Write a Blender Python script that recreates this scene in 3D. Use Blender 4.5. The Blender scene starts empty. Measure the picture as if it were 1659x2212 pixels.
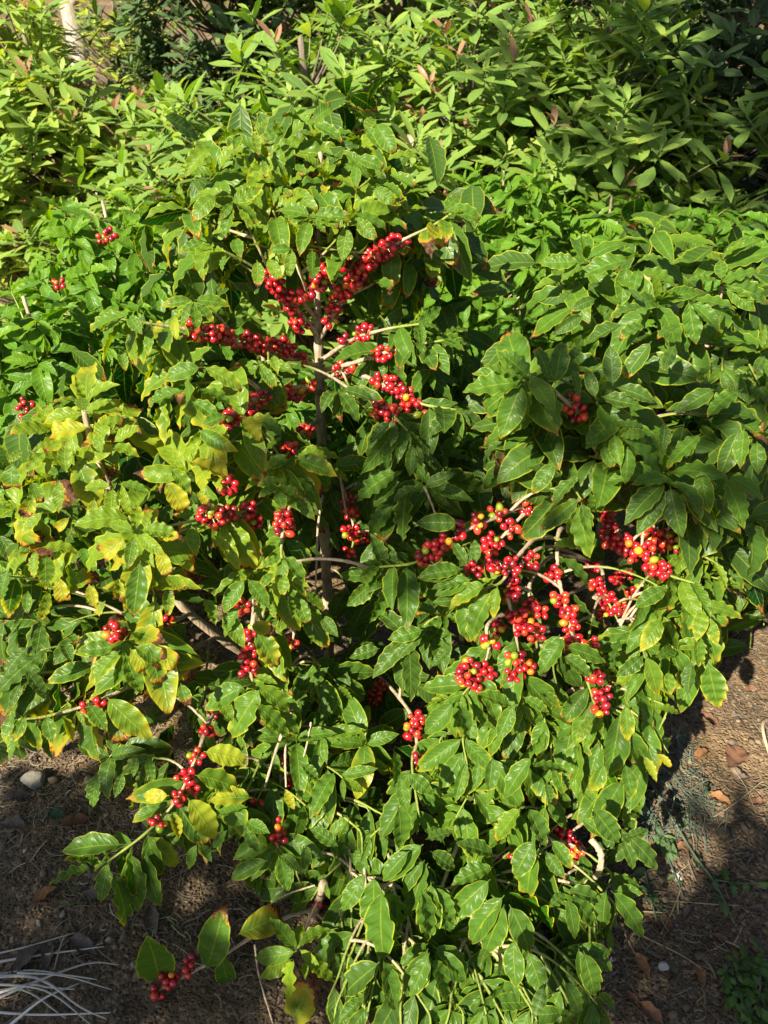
import bpy, math, random
import numpy as np
from mathutils import Vector

random.seed(7)
rng = np.random.default_rng(11)
scene = bpy.context.scene
col = scene.collection
R = math.radians
EXPOSURE = 1.55
SUN_EL, SUN_AZ = R(36), R(216)          # azimuth clockwise from +Y (the way the camera looks)
SUN = np.array([math.sin(SUN_AZ)*math.cos(SUN_EL), math.cos(SUN_AZ)*math.cos(SUN_EL), math.sin(SUN_EL)])

# ------------------------------------------------------------------ camera frame, used to lay out plants at real distances
CAM = np.array([0.0, 0.0, 1.7]); PITCH = R(32); VF = R(68)
W0, H0 = 1659.0, 2212.0
FPX = (H0/2)/math.tan(VF/2)
cF = np.array([0, math.cos(PITCH), -math.sin(PITCH)]); cU = np.array([0, math.sin(PITCH), math.cos(PITCH)]); cR = np.array([1.0, 0, 0])

def at(px, py, Y):
    d = cF + cR*((px-W0/2)/FPX) + cU*((H0/2-py)/FPX)
    return CAM + d*(Y/d[1])
def ground_at(px, py, z=0.0):
    d = cF + cR*((px-W0/2)/FPX) + cU*((H0/2-py)/FPX)
    return CAM + d*((z-CAM[2])/d[2])
def proj(P):
    v = np.atleast_2d(P) - CAM
    zc = v@cF; zc = np.where(zc < 0.05, 0.05, zc)
    return np.stack([W0/2 + FPX*(v@cR)/zc, H0/2 - FPX*(v@cU)/zc, zc], 1)
def nrm(v):
    v = np.asarray(v, float); return v/np.maximum(np.linalg.norm(v, axis=-1, keepdims=True), 1e-9)

# ------------------------------------------------------------------ value noise
_lat = rng.random((256, 256))
def vnoise(x, y):
    xi = np.floor(x).astype(int); yi = np.floor(y).astype(int); fx = x-xi; fy = y-yi
    fx = fx*fx*(3-2*fx); fy = fy*fy*(3-2*fy)
    g = lambda a, b: _lat[a % 256, b % 256]
    return (g(xi, yi)*(1-fx)+g(xi+1, yi)*fx)*(1-fy) + (g(xi, yi+1)*(1-fx)+g(xi+1, yi+1)*fx)*fy
def gz(x, y):
    x = np.asarray(x, float); y = np.asarray(y, float)
    h = 0.05*(vnoise(x*1.3+9, y*1.3+4)-.5) + 0.022*(vnoise(x*7+3, y*7)-.5) + 0.010*(vnoise(x*23, y*23)-.5)+0.006*(vnoise(x*61, y*61)-.5)
    far = np.maximum(0, y-6.5)
    return h + 0.10*far + 0.012*far**1.5

# ------------------------------------------------------------------ object helpers
def link(o, parent=None):
    col.objects.link(o)
    if parent is not None: o.parent = parent
    return o
def tag(o, label=None, cat=None, group=None, kind=None):
    if label: o['label'] = label
    if cat: o['category'] = cat
    if group: o['group'] = group
    if kind: o['kind'] = kind
    return o
def empty(name, loc):
    o = bpy.data.objects.new(name, None); o.location = loc; o.empty_display_size = .1
    return link(o)
def origin(parent):
    p = np.zeros(3); q = parent
    while q is not None: p = p + np.array(q.location); q = q.parent
    return p
def mesh_obj(name, V, F, mat, parent=None, uv=None, colr=None, smooth=True, loc=None):
    """V (n,3) world points, F (m,4) or (m,3) or list of arrays"""
    V = np.asarray(V, float)
    if parent is not None: V = V - origin(parent)
    if loc is not None: V = V - np.asarray(loc)
    Fs = F if isinstance(F, list) else [F]
    me = bpy.data.meshes.new(name)
    me.vertices.add(len(V)); me.vertices.foreach_set('co', V.astype(np.float32).ravel())
    loops = np.concatenate([f.ravel() for f in Fs]).astype(np.int32)
    tot = np.concatenate([np.full(len(f), f.shape[1]) for f in Fs])
    start = np.concatenate([[0], np.cumsum(tot)[:-1]]).astype(np.int32)
    me.loops.add(len(loops)); me.loops.foreach_set('vertex_index', loops)
    me.polygons.add(len(tot)); me.polygons.foreach_set('loop_start', start)
    if uv is not None:
        l = me.uv_layers.new(name='UVMap'); l.data.foreach_set('uv', np.asarray(uv, np.float32)[loops].ravel())
    me.update(calc_edges=True)
    if smooth: me.polygons.foreach_set('use_smooth', np.ones(len(tot), bool))
    if colr is not None:
        a = me.color_attributes.new('prm', 'FLOAT_COLOR', 'POINT'); a.data.foreach_set('color', np.asarray(colr, np.float32).ravel())
    me.materials.append(mat); me.validate(); me.update()
    o = bpy.data.objects.new(name, me)
    if loc is not None: o.location = loc
    return link(o, parent)

# ------------------------------------------------------------------ materials
def new_mat(name):
    m = bpy.data.materials.new(name); m.use_nodes = True
    nt = m.node_tree; nt.nodes.clear()
    return m, nt
class NB:
    def __init__(s, nt): s.nt = nt
    def n(s, t, **kw):
        k = s.nt.nodes.new(t)
        for a, b in kw.items(): setattr(k, a, b)
        return k
    def _set(s, sock, v):
        if isinstance(v, bpy.types.NodeSocket): s.nt.links.new(v, sock)
        elif v is not None: sock.default_value = v
    def math(s, op, a, b=None, c=None, clamp=False):
        k = s.n('ShaderNodeMath', operation=op, use_clamp=clamp)
        s._set(k.inputs[0], a); s._set(k.inputs[1], b)
        if c is not None: s._set(k.inputs[2], c)
        return k.outputs[0]
    def mix(s, f, a, b, mode='MIX'):
        k = s.n('ShaderNodeMix', data_type='RGBA', blend_type=mode)
        s._set(k.inputs[0], f)
        for i, v in ((6, a), (7, b)):
            if isinstance(v, tuple) and len(v) == 3: v = v+(1,)
            s._set(k.inputs[i], v)
        return k.outputs[2]
    def sstep(s, v, lo, hi, a=0.0, b=1.0):
        k = s.n('ShaderNodeMapRange', interpolation_type='SMOOTHSTEP')
        s._set(k.inputs[0], v); s._set(k.inputs[1], lo); s._set(k.inputs[2], hi); s._set(k.inputs[3], a); s._set(k.inputs[4], b)
        return k.outputs[0]
    def noise(s, vec, scale, detail=2.0, rough=.5):
        k = s.n('ShaderNodeTexNoise'); s._set(k.inputs['Vector'], vec); k.inputs['Scale'].default_value = scale
        k.inputs['Detail'].default_value = detail; k.inputs['Roughness'].default_value = rough
        return k.outputs['Fac']

def leaf_material(name, dark, mid, young, margin, veins=True, rough=.36, trans=.34, gloss=.18, under=(.10, .17, .03)):
    m, nt = new_mat(name); b = NB(nt)
    uvn = b.n('ShaderNodeUVMap', uv_map='UVMap'); sp = b.n('ShaderNodeSeparateXYZ'); nt.links.new(uvn.outputs[0], sp.inputs[0])
    u = b.math('ABSOLUTE', b.math('MULTIPLY_ADD', sp.outputs[0], 2.0, -1.0)); t = sp.outputs[1]
    at_ = b.n('ShaderNodeAttribute', attribute_name='prm'); s3 = b.n('ShaderNodeSeparateColor'); nt.links.new(at_.outputs['Color'], s3.inputs[0])
    tone, yel, burn = s3.outputs[0], s3.outputs[1], s3.outputs[2]; rnd = at_.outputs['Alpha']
    geo = b.n('ShaderNodeNewGeometry'); pos = geo.outputs['Position']
    n1 = b.noise(pos, 38, 3); n2 = b.noise(pos, 120, 2); n3 = b.noise(pos, 420, 2)
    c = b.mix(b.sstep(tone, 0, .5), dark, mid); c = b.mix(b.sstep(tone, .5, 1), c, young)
    c = b.mix(b.math('MULTIPLY', b.sstep(n2, .35, .7), .35), c, tuple(x*.62 for x in dark))       # mottled blade
    # yellowing from the tip and the margins
    yk = b.math('ADD', b.math('MULTIPLY', b.math('MULTIPLY', t, t), .58), b.math('MULTIPLY', b.math('MULTIPLY', u, u), .32))
    yk = b.math('ADD', yk, b.math('MULTIPLY_ADD', n1, .5, -.25))
    ythr = b.math('MULTIPLY_ADD', yel, -1.05, .98)
    ym = b.sstep(b.math('SUBTRACT', yk, ythr), -.22, .2)
    ycol = b.mix(rnd, (.36, .38, .010), (.56, .40, .008))
    c = b.mix(b.math('MULTIPLY', ym, .88), c, ycol)
    # lateral veins and midrib
    if veins:
        ph = b.math('SUBTRACT', b.math('MULTIPLY', t, 10.0), b.math('MULTIPLY', u, 1.5))
        w = b.math('ABSOLUTE', b.math('SUBTRACT', b.math('FRACT', ph), .5))
        vein = b.sstep(w, .0, .085, 1.0, 0.0)
        c = b.mix(b.math('MULTIPLY', vein, .30), c, (.15, .24, .015))
    mid_ = b.sstep(u, .035, .075, 1.0, 0.0)
    c = b.mix(b.math('MULTIPLY', mid_, .55), c, (.28, .34, .025))
    c = b.mix(b.math('MULTIPLY', b.math('MULTIPLY', b.sstep(u, .87, .97), b.math('MULTIPLY_ADD', rnd, .6, .25)), 1.0), c, margin)  # thin yellow margin, with the glow of backlit edges put into its colour
    back = geo.outputs['Backfacing']
    c = b.mix(b.math('MULTIPLY', back, .45), c, under)
    # dead, brown tips with an orange front, and spots
    bk = b.math('ADD', b.math('ADD', t, b.math('MULTIPLY', b.math('MULTIPLY', u, u), .10)), b.math('MULTIPLY_ADD', n2, .34, -.17))
    bthr = b.math('MULTIPLY_ADD', burn, -1.15, 1.13)
    c = b.mix(b.math('MULTIPLY', b.sstep(b.math('SUBTRACT', bk, bthr), -.07, -.01), .75), c, (.50, .20, .012))
    bm = b.sstep(b.math('SUBTRACT', bk, bthr), -.02, .035)
    bcol = b.mix(b.sstep(n2, .3, .7), (.030, .013, .008), (.150, .070, .040))
    c = b.mix(bm, c, bcol)
    c = b.mix(b.math('MULTIPLY', b.sstep(n3, .70, .76), .5), c, (.25, .22, .10))
    # bump
    h = b.math('MULTIPLY', b.sstep(n1, .2, .8), .5)
    if veins:
        hv = b.sstep(w, .0, .30, 0.0, 1.0); h = b.math('ADD', h, hv)
    h = b.math('ADD', h, b.math('MULTIPLY', b.sstep(u, .02, .10), .8))
    bp = b.n('ShaderNodeBump'); bp.inputs['Strength'].default_value = .5; bp.inputs['Distance'].default_value = .0010
    nt.links.new(h, bp.inputs['Height'])
    p = b.n('ShaderNodeBsdfPrincipled'); b._set(p.inputs['Base Color'], c)
    rr = b.math('ADD', b.math('MULTIPLY_ADD', n1, .22, rough-.11), b.math('MULTIPLY', bm, .35))
    b._set(p.inputs['Roughness'], rr); p.inputs['Specular IOR Level'].default_value = gloss
    nt.links.new(bp.outputs[0], p.inputs['Normal'])
    tl = b.n('ShaderNodeBsdfTranslucent')
    hs = b.n('ShaderNodeHueSaturation'); hs.inputs['Hue'].default_value = .485; hs.inputs['Saturation'].default_value = 1.1; hs.inputs['Value'].default_value = 2.1
    nt.links.new(c, hs.inputs['Color']); nt.links.new(hs.outputs[0], tl.inputs[0]); nt.links.new(bp.outputs[0], tl.inputs['Normal'])
    ms = b.n('ShaderNodeMixShader'); ms.inputs[0].default_value = trans
    nt.links.new(p.outputs[0], ms.inputs[1]); nt.links.new(tl.outputs[0], ms.inputs[2])
    o = b.n('ShaderNodeOutputMaterial'); nt.links.new(ms.outputs[0], o.inputs[0])
    return m

def bark_material(name, old, old2, green, scale=60, bump=.004):
    m, nt = new_mat(name); b = NB(nt)
    at_ = b.n('ShaderNodeAttribute', attribute_name='prm'); s3 = b.n('ShaderNodeSeparateColor'); nt.links.new(at_.outputs['Color'], s3.inputs[0])
    tc = b.n('ShaderNodeTexCoord'); mp = b.n('ShaderNodeMapping'); mp.inputs['Scale'].default_value = (1, 1, .22)
    nt.links.new(tc.outputs['Object'], mp.inputs[0])
    n1 = b.noise(mp.outputs[0], scale*2.2, 4, .65); n2 = b.noise(tc.outputs['Object'], scale*.35, 3)
    c = b.mix(b.sstep(n1, .35, .7), old, old2); c = b.mix(b.math('MULTIPLY', b.sstep(n2, .5, .7), .5), c, tuple(x*.4 for x in old))
    c = b.mix(b.sstep(s3.outputs[0], .3, .8), c, green)
    bp = b.n('ShaderNodeBump'); bp.inputs['Strength'].default_value = .8; bp.inputs['Distance'].default_value = bump; nt.links.new(n1, bp.inputs['Height'])
    p = b.n('ShaderNodeBsdfPrincipled'); b._set(p.inputs['Base Color'], c); p.inputs['Roughness'].default_value = .75
    nt.links.new(bp.outputs[0], p.inputs['Normal'])
    o = b.n('ShaderNodeOutputMaterial'); nt.links.new(p.outputs[0], o.inputs[0])
    return m

def attr_material(name, rough, spec=.5, coat=0.0, bump=.0, bscale=200, var=.25, trans=0):
    """base colour read from the per-piece colour, with a little procedural mottling"""
    m, nt = new_mat(name); b = NB(nt)
    at_ = b.n('ShaderNodeAttribute', attribute_name='prm')
    geo = b.n('ShaderNodeNewGeometry'); n = b.noise(geo.outputs['Position'], bscale, 3)
    c = b.mix(b.math('MULTIPLY', n, var), at_.outputs['Color'], (.02, .012, .008))
    p = b.n('ShaderNodeBsdfPrincipled'); b._set(p.inputs['Base Color'], c); p.inputs['Roughness'].default_value = rough
    p.inputs['Specular IOR Level'].default_value = spec; p.inputs['Coat Weight'].default_value = coat; p.inputs['Coat Roughness'].default_value = .12
    if bump:
        bp = b.n('ShaderNodeBump'); bp.inputs['Strength'].default_value = .7; bp.inputs['Distance'].default_value = bump
        nt.links.new(n, bp.inputs['Height']); nt.links.new(bp.outputs[0], p.inputs['Normal'])
    o = b.n('ShaderNodeOutputMaterial'); nt.links.new(p.outputs[0], o.inputs[0])
    return m

def soil_material():
    m, nt = new_mat('dry_soil'); b = NB(nt)
    geo = b.n('ShaderNodeNewGeometry'); pos = geo.outputs['Position']
    n0 = b.noise(pos, 1.6, 4); n1 = b.noise(pos, 14, 5, .6); n2 = b.noise(pos, 90, 4, .65)
    vo = b.n('ShaderNodeTexVoronoi'); vo.inputs['Scale'].default_value = 110; nt.links.new(pos, vo.inputs['Vector'])
    c = b.mix(n1, (.068, .047, .032), (.160, .112, .070))
    c = b.mix(b.sstep(n0, .45, .7), c, (.26, .165, .082))
    sc = b.n('ShaderNodeSeparateColor'); nt.links.new(vo.outputs['Color'], sc.inputs[0])
    c = b.mix(b.math('MULTIPLY', b.sstep(sc.outputs[0], .70, .9), .6), c, (.30, .21, .125))
    c = b.mix(b.math('MULTIPLY', b.sstep(n2, .52, .68), .5), c, (.032, .024, .018))
    h = b.math('ADD', b.math('MULTIPLY', n2, 1.0), b.math('MULTIPLY', b.sstep(vo.outputs['Distance'], 0, .6, 1, 0), .8))
    h = b.math('ADD', h, b.math('MULTIPLY', n1, 2.0))
    bp = b.n('ShaderNodeBump'); bp.inputs['Strength'].default_value = 1; bp.inputs['Distance'].default_value = .006; nt.links.new(h, bp.inputs['Height'])
    p = b.n('ShaderNodeBsdfPrincipled'); b._set(p.inputs['Base Color'], c); p.inputs['Roughness'].default_value = .95; p.inputs['Specular IOR Level'].default_value = .15
    nt.links.new(bp.outputs[0], p.inputs['Normal'])
    o = b.n('ShaderNodeOutputMaterial'); nt.links.new(p.outputs[0], o.inputs[0])
    return m

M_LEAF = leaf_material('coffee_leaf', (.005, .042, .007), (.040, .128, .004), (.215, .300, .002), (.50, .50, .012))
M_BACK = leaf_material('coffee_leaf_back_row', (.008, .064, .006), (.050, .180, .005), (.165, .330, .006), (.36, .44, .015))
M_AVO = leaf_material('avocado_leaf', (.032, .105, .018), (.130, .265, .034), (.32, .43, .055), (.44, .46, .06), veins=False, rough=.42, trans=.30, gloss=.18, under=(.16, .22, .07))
M_BARK = bark_material('coffee_bark', (.29, .21, .135), (.48, .37, .26), (.16, .20, .025))
M_TREEBARK = bark_material('tree_bark', (.10, .075, .055), (.19, .15, .115), (.14, .17, .05), 25, .01)
M_PALE = bark_material('pale_bark', (.26, .20, .16), (.38, .31, .26), (.5, .45, .4), 10, .01)
M_CHERRY = attr_material('coffee_cherry_skin', .30, .5, .35, bscale=260, var=.16)
M_DEAD = attr_material('dead_leaf', .8, .2, 0, .002, 160, .5)
M_STRAW = attr_material('dry_straw', .7, .25, 0, .001, 300, .4)
M_STONE = attr_material('stone', .9, .2, 0, .004, 90, .5)
M_WEED = attr_material('wilted_weed', .6, .3, 0, .001, 200, .4)
M_SOIL = soil_material()

# ------------------------------------------------------------------ leaves
def leaf_shape(t, tip=1.05):
    s = np.clip((t-.055)/.945, 0, 1)
    w = s**.80*(1-s)**tip
    return w/w.max()
class Leaves:
    K = ('P', 'D', 'N', 'L', 'W', 'droop', 'fold', 'rip', 'curl', 'prm', 'side')
    def __init__(s): s.d = {k: [] for k in s.K}
    def add(s, **kw):
        for k in s.K: s.d[k].append(kw[k])
    def __len__(s): return len(s.d['L'])
    def arr(s): return {k: np.array(v, float) for k, v in s.d.items()}
def build_leaves(name, lv, mat, parent, nt=24, us=(-1, -.58, 0, .58, 1), waves=4.6, tip=1.05, keep=None, kind=None):
    a = lv.arr() if isinstance(lv, Leaves) else lv
    if len(a['L']) == 0: return None
    if keep is not None:
        k = keep(a); a = {q: v[k] for q, v in a.items()}
        if len(a['L']) == 0: return None
    n = len(a['L']); us = np.array(us, float); nu = len(us)
    t = np.concatenate([[0, .06], np.linspace(.10, 1, nt-2)])
    X = nrm(a['D']); N = a['N'] - (a['N']*X).sum(1, keepdims=True)*X; N = nrm(N); S = np.cross(N, X)
    L = a['L'][:, None]; t_ = t[None, :]
    t0 = 1-np.clip(a['prm'][:, 2], .05, .5)[:, None]
    th = a['droop'][:, None]*t_ + a['curl'][:, None]*np.maximum(0, t_-t0)*5
    dt = np.diff(t, prepend=0)[None, :]
    cx = np.cumsum(np.cos(th)*dt, 1)*L; cz = -np.cumsum(np.sin(th)*dt, 1)*L
    sy = a['side'][:, None]*t_**2*L
    C = a['P'][:, None, :] + cx[..., None]*X[:, None, :] + cz[..., None]*N[:, None, :] + sy[..., None]*S[:, None, :]
    Nt = np.sin(th)[..., None]*X[:, None, :] + np.cos(th)[..., None]*N[:, None, :]
    w = (a['L']*a['W'])[:, None]*.5*leaf_shape(t, tip)[None, :]
    # ragged, shrunken dead tips
    jag = 1 - .55*np.clip((t_-t0)/.25, 0, 1)*(a['prm'][:, 2] > .12)[:, None]*rng.uniform(.2, 1.2, (n, len(t)))
    w = np.maximum(w*jag, .0009)
    au = np.abs(us); ph = rng.uniform(0, 6.28, (n, 2)); kk = waves*rng.uniform(.8, 1.2, (n, 1))
    env = np.clip(np.sin(np.pi*np.clip(t, 0, 1)), 0, 1)**.5
    V = np.zeros((n, len(t), nu, 3))
    for j, uu in enumerate(us):
        p = ph[:, 0:1] if uu < 0 else ph[:, 1:2]
        r = a['rip'][:, None]*np.sin(6.283*kk*t_+p)*env[None, :]*au[j]**1.6
        dz = w*(au[j]*a['fold'][:, None]) + w.max(1, keepdims=True)*r
        lat = w*uu*np.cos(np.arctan(a['fold'])*.8)[:, None]*(1+.015*np.sin(6.283*kk*t_+p+1.2)*(au[j] > .9))
        V[:, :, j] = C + lat[..., None]*S[:, None, :] + dz[..., None]*Nt
    m = len(t); idx = np.arange(n*m*nu).reshape(n, m, nu)
    F = np.stack([idx[:, :-1, :-1], idx[:, :-1, 1:], idx[:, 1:, 1:], idx[:, 1:, :-1]], -1).reshape(-1, 4)
    uv = np.zeros((n, m, nu, 2)); uv[..., 0] = (us*.5+.5)[None, None, :]; uv[..., 1] = t[None, :, None]
    pr = np.repeat(a['prm'][:, None, :], m*nu, 1).reshape(-1, 4)
    o = mesh_obj(name, V.reshape(-1, 3), F, mat, parent, uv.reshape(-1, 2), pr)
    if kind: o['kind'] = kind
    return o

UP = np.array([0, 0, 1.0])
def bez(p0, p1, p2, n=14):
    s = np.linspace(0, 1, n)[:, None]
    return (1-s)**2*p0 + 2*s*(1-s)*p1 + s*s*p2
def smooth_path(pts, n=10):
    """Catmull-Rom through the points"""
    P = np.array(pts, float)
    if len(P) == 2: return np.linspace(P[0], P[1], n)
    Q = np.vstack([2*P[0]-P[1], P, 2*P[-1]-P[-2]]); out = []
    for i in range(1, len(Q)-2):
        s = np.linspace(0, 1, n, endpoint=(i == len(Q)-3))[:, None]
        a, b, c, d = Q[i-1], Q[i], Q[i+1], Q[i+2]
        out.append(.5*((2*b)+(-a+c)*s+(2*a-5*b+4*c-d)*s*s+(-a+3*b-3*c+d)*s**3))
    return np.vstack(out)
def tube_geo(path, r0, r1, ns=7, wob=.0, age0=0., age1=0., knots=0., cap=True):
    P = np.asarray(path, float); n = len(P)
    T = nrm(np.gradient(P, axis=0)); ref = np.array([.31, .2, .93]); ref2 = np.array([1., 0, 0])
    A = np.cross(T, ref); bad = np.linalg.norm(A, axis=1) < .15; A[bad] = np.cross(T[bad], ref2); A = nrm(A)
    for i in range(1, n):
        v = A[i-1] - (A[i-1]@T[i])*T[i]; A[i] = v/np.linalg.norm(v)
    B = np.cross(T, A); s = np.linspace(0, 1, n); rad = r0+(r1-r0)*s
    if knots: rad = rad*(1+knots*(np.sin(np.arange(n)*1.9+rng.uniform(0, 6)) > .75))
    ang = np.linspace(0, 2*np.pi, ns, endpoint=False)
    rr = rad[:, None]*(1+wob*rng.uniform(-1, 1, (n, ns)))
    V = P[:, None]+rr[..., None]*(np.cos(ang)[None, :, None]*A[:, None]+np.sin(ang)[None, :, None]*B[:, None])
    idx = np.arange(n*ns).reshape(n, ns); nx = np.roll(idx, -1, 1)
    F = np.stack([idx[:-1], nx[:-1], nx[1:], idx[1:]], -1).reshape(-1, 4)
    V = V.reshape(-1, 3); c = np.zeros((len(V), 4)); c[:, 0] = np.repeat(age0+(age1-age0)*s, ns); c[:, 3] = 1
    if cap:
        V = np.vstack([V, P[-1:]+T[-1]*r1*.5]); c = np.vstack([c, c[-1:]]); k = len(V)-1
        F = np.vstack([F, np.stack([idx[-1], nx[-1], np.full(ns, k), np.full(ns, k)], -1)])
    return V, F, c
def clean(F):
    """split degenerate quads (last two equal) into triangles"""
    t = F[:, 2] == F[:, 3]
    return [F[~t], F[t][:, :3]] if t.any() else [F]
class Geo:
    def __init__(s): s.V, s.F, s.C, s.n = [], [], [], 0
    def add(s, V, F, c):
        s.V.append(V); s.F.append(F+s.n); s.C.append(c); s.n += len(V)
    def build(s, name, mat, parent=None, loc=None, smooth=True):
        return mesh_obj(name, np.vstack(s.V), clean(np.vstack(s.F)), mat, parent, None, np.vstack(s.C), smooth, loc)

def spray_leaves(lv, path, n=5, L=.125, tone=.4, yel=.2, burn=.1, hang=.45, spread=1., rip=.13, wr=.37, droop=.6, facing=.30, ros=0.):
    """opposite pairs of leaves along the outer end of a shoot, a tuft of young ones at its tip"""
    P = np.asarray(path); seg = np.linalg.norm(np.diff(P, axis=0), axis=1); cum = np.concatenate([[0], np.cumsum(seg)]); tot = cum[-1]
    d = [.0, .010, .030, .058, .090, .125, .163, .205, .25, .30]
    roll0 = random.uniform(-.5, .5)
    if random.random() < ros:                       # a tuft round a rising tip: young leaves upright, older ones arching out and hanging
        T = P[-1]; a = nrm(nrm(P[-1]-P[-3])*.30+UP*.85+np.array([0, -.30, 0])+rng.normal(0, .14, 3)); s1 = nrm(np.cross(a, [.9, .1, .2])); s2 = np.cross(a, s1)
        for j in range(min(n, 7)):
            dd = [0, .006, .018, .034, .054, .076, .10][j]*L/.125; s_ = tot-dd; p = np.array([np.interp(s_, cum, P[:, q]) for q in range(3)])*.5+(T-a*dd)*.5
            ln = L*[.40, .72, .95, 1.05, 1.05, 1, .95][j]; el = R([68, 40, 22, 8, -6, -18, -25][j]); old = min(1, j/3.5)
            for q in range(2):
                if random.random() < .06+.02*j: continue
                th = roll0+j*1.571+q*math.pi+random.gauss(0, .28); rad = s1*math.cos(th)+s2*math.sin(th); e = el+random.gauss(0, .16)
                bu = burn*old*random.choice([.0, .4, 1., 1.5]) if burn > 0 else 0
                lv.add(P=p, D=rad*math.cos(e)+a*math.sin(e), N=nrm(a*math.cos(e)-rad*math.sin(e)+rng.normal(0, .20, 3)), L=ln*random.uniform(.85, 1.15), W=wr*random.uniform(.88, 1.12)*(.8 if j == 0 else 1),
                       droop=[.25, .8, 1.25, 1.4, 1.3, 1.1, 1.][j]*random.uniform(.6, 1.4), fold=random.uniform(.15, .6), rip=rip*random.uniform(.7, 1.8), curl=random.uniform(-.6, 2.2)*(bu > .1), side=random.gauss(0, .08),
                       prm=(float(np.clip(tone+.26*(1-old)-.06+random.gauss(0, .10), 0, 1)), float(np.clip(yel*random.uniform(.4, 1.9)*(.5+.5*old), 0, 1)), min(.48, bu), random.random()))
        return
    for j in range(min(n, len(d))):
        s = tot-d[j]*(L/.125)
        if s < .03: break
        p = np.array([np.interp(s, cum, P[:, q]) for q in range(3)]); p2 = np.array([np.interp(min(s+.02, tot), cum, P[:, q]) for q in range(3)]); p1 = np.array([np.interp(s-.02, cum, P[:, q]) for q in range(3)])
        a = nrm(p2-p1); sd = np.cross(a, UP)
        vert = np.linalg.norm(sd) < .45
        sd = np.array([1., 0, 0]) if np.linalg.norm(sd) < .1 else nrm(sd)
        roll = roll0+random.gauss(0, .35) + (math.pi/2*(j % 2) if vert else 0)
        sd = sd*math.cos(roll)+np.cross(a, sd)*math.sin(roll)
        fwd = [1.5, .95, .7, .55, .5, .45, .4, .4, .4, .4][j]; ln = L*[.42, .72, .92, 1, 1, 1, .96, .95, .9, .9][j]
        for sg in (1, -1):
            if random.random() < (.04 if j < 3 else .10+.05*max(0, j-4)): continue
            D = nrm(a*fwd + sg*sd*spread - UP*hang*random.uniform(.5, 1.5) + rng.normal(0, .16, 3))
            N = nrm(UP*.62 + SUN*facing + a*.25 + rng.normal(0, .24, 3))
            old = min(1, j/4)
            tn = np.clip(tone + .30*(1-old) - .08 + random.gauss(0, .10), 0, 1)
            bu = burn*old*random.choice([.0, .4, 1., 1.5]) if burn > 0 else 0
            lv.add(P=p, D=D, N=N, L=ln*random.uniform(.82, 1.15), W=wr*random.uniform(.88, 1.14)*(.85 if j < 2 else 1), droop=droop*random.uniform(.35, 1.5),
                   fold=random.uniform(.1, .65), rip=rip*random.uniform(.7, 2.0), curl=random.uniform(-.6, 2.2)*(bu > .1), side=random.gauss(0, .07),
                   prm=(tn, float(np.clip(yel*random.uniform(.4, 1.9)*(.5+.5*old), 0, 1)), min(.48, bu), random.random()))

# ------------------------------------------------------------------ cherries
def cherry_template(seg=10):
    pol = np.radians([0, 9, 15, 40, 70, 100, 130, 158, 180]); V = [[0, 0, .975]]; rows = []
    for p in pol[1:-1]:
        rows.append(len(V)); dip = .975 if p < .2 else 1
        for k in range(seg):
            q = 2*np.pi*k/seg; V.append([math.sin(p)*math.cos(q), math.sin(p)*math.sin(q), math.cos(p)*dip*1.08])
    V.append([0, 0, -1.05]); last = len(V)-1; F = []
    for k in range(seg): F.append([rows[0]+k, rows[0]+(k+1) % seg, 0, 0])
    for a, b_ in zip(rows[:-1], rows[1:]):
        for k in range(seg): F.append([b_+k, b_+(k+1) % seg, a+(k+1) % seg, a+k])
    for k in range(seg): F.append([rows[-1]+(k+1) % seg, rows[-1]+k, last, last])
    nav = np.zeros(len(V)); nav[:1+seg] = 1
    return np.array(V), np.array(F), nav
CT = cherry_template()
def cherry_color(ripe):
    """ripe 0..1: share of dark red fruit"""
    r = random.random()
    if r < .03+.10*(1-ripe): c = (.20, .27, .012)
    elif r < .06+.24*(1-ripe): c = random.choice([(.62, .30, .012), (.66, .17, .012)])
    elif r < .20+.35*(1-ripe): c = (.56, .040, .016)
    elif r < .82: c = (.40, .008, .016)
    else: c = (.20, .006, .016)
    return np.array(c)*random.uniform(.85, 1.3)
def cherry_cluster(parent, c, axis, n, ripe, r=.0081, spread=.55, name='cherry_cluster'):
    g = Geo(); pts = []; axis = nrm(axis); tries = 0
    half = r*(.6+.30*n**.6*spread)
    while len(pts) < n and tries < n*60:
        tries += 1
        v = rng.normal(0, 1, 3); v = v-(v@axis)*axis; v = nrm(v)
        v = nrm(v - UP*.15 + (CAM-c)/np.linalg.norm(CAM-c)*.25)
        q = c + v*r*random.uniform(1.15, 1.5+.16*n**.5) + axis*random.uniform(-half, half)
        if all(np.linalg.norm(q-p) > 1.62*r for p, _ in pts): pts.append((q, v))
    for q, v in pts:
        z = nrm(v+rng.normal(0, .35, 3)); x = nrm(np.cross(z, [.3, .5, .8])); y = np.cross(z, x)
        rr = r*random.uniform(.72, 1.1)*np.array([1, random.uniform(.9, 1.08), random.uniform(.95, 1.15)]); V = CT[0]*rr; V = q + V[:, :1]*x+V[:, 1:2]*y+V[:, 2:]*z
        cc = np.ones((len(V), 4)); cc[:, :3] = cherry_color(ripe); cc[CT[2] > 0, :3] = (.16, .09, .035)
        g.add(V, CT[1], cc)
        tv, tf, tc = tube_geo(np.array([c+axis*((q-c)@axis)*.8, q-z*r*.9]), .0011, .0009, 4, cap=False); tc[:, :3] = (.20, .22, .05); g.add(tv, tf, tc)
    return g.build(name, M_CHERRY, parent)

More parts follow.
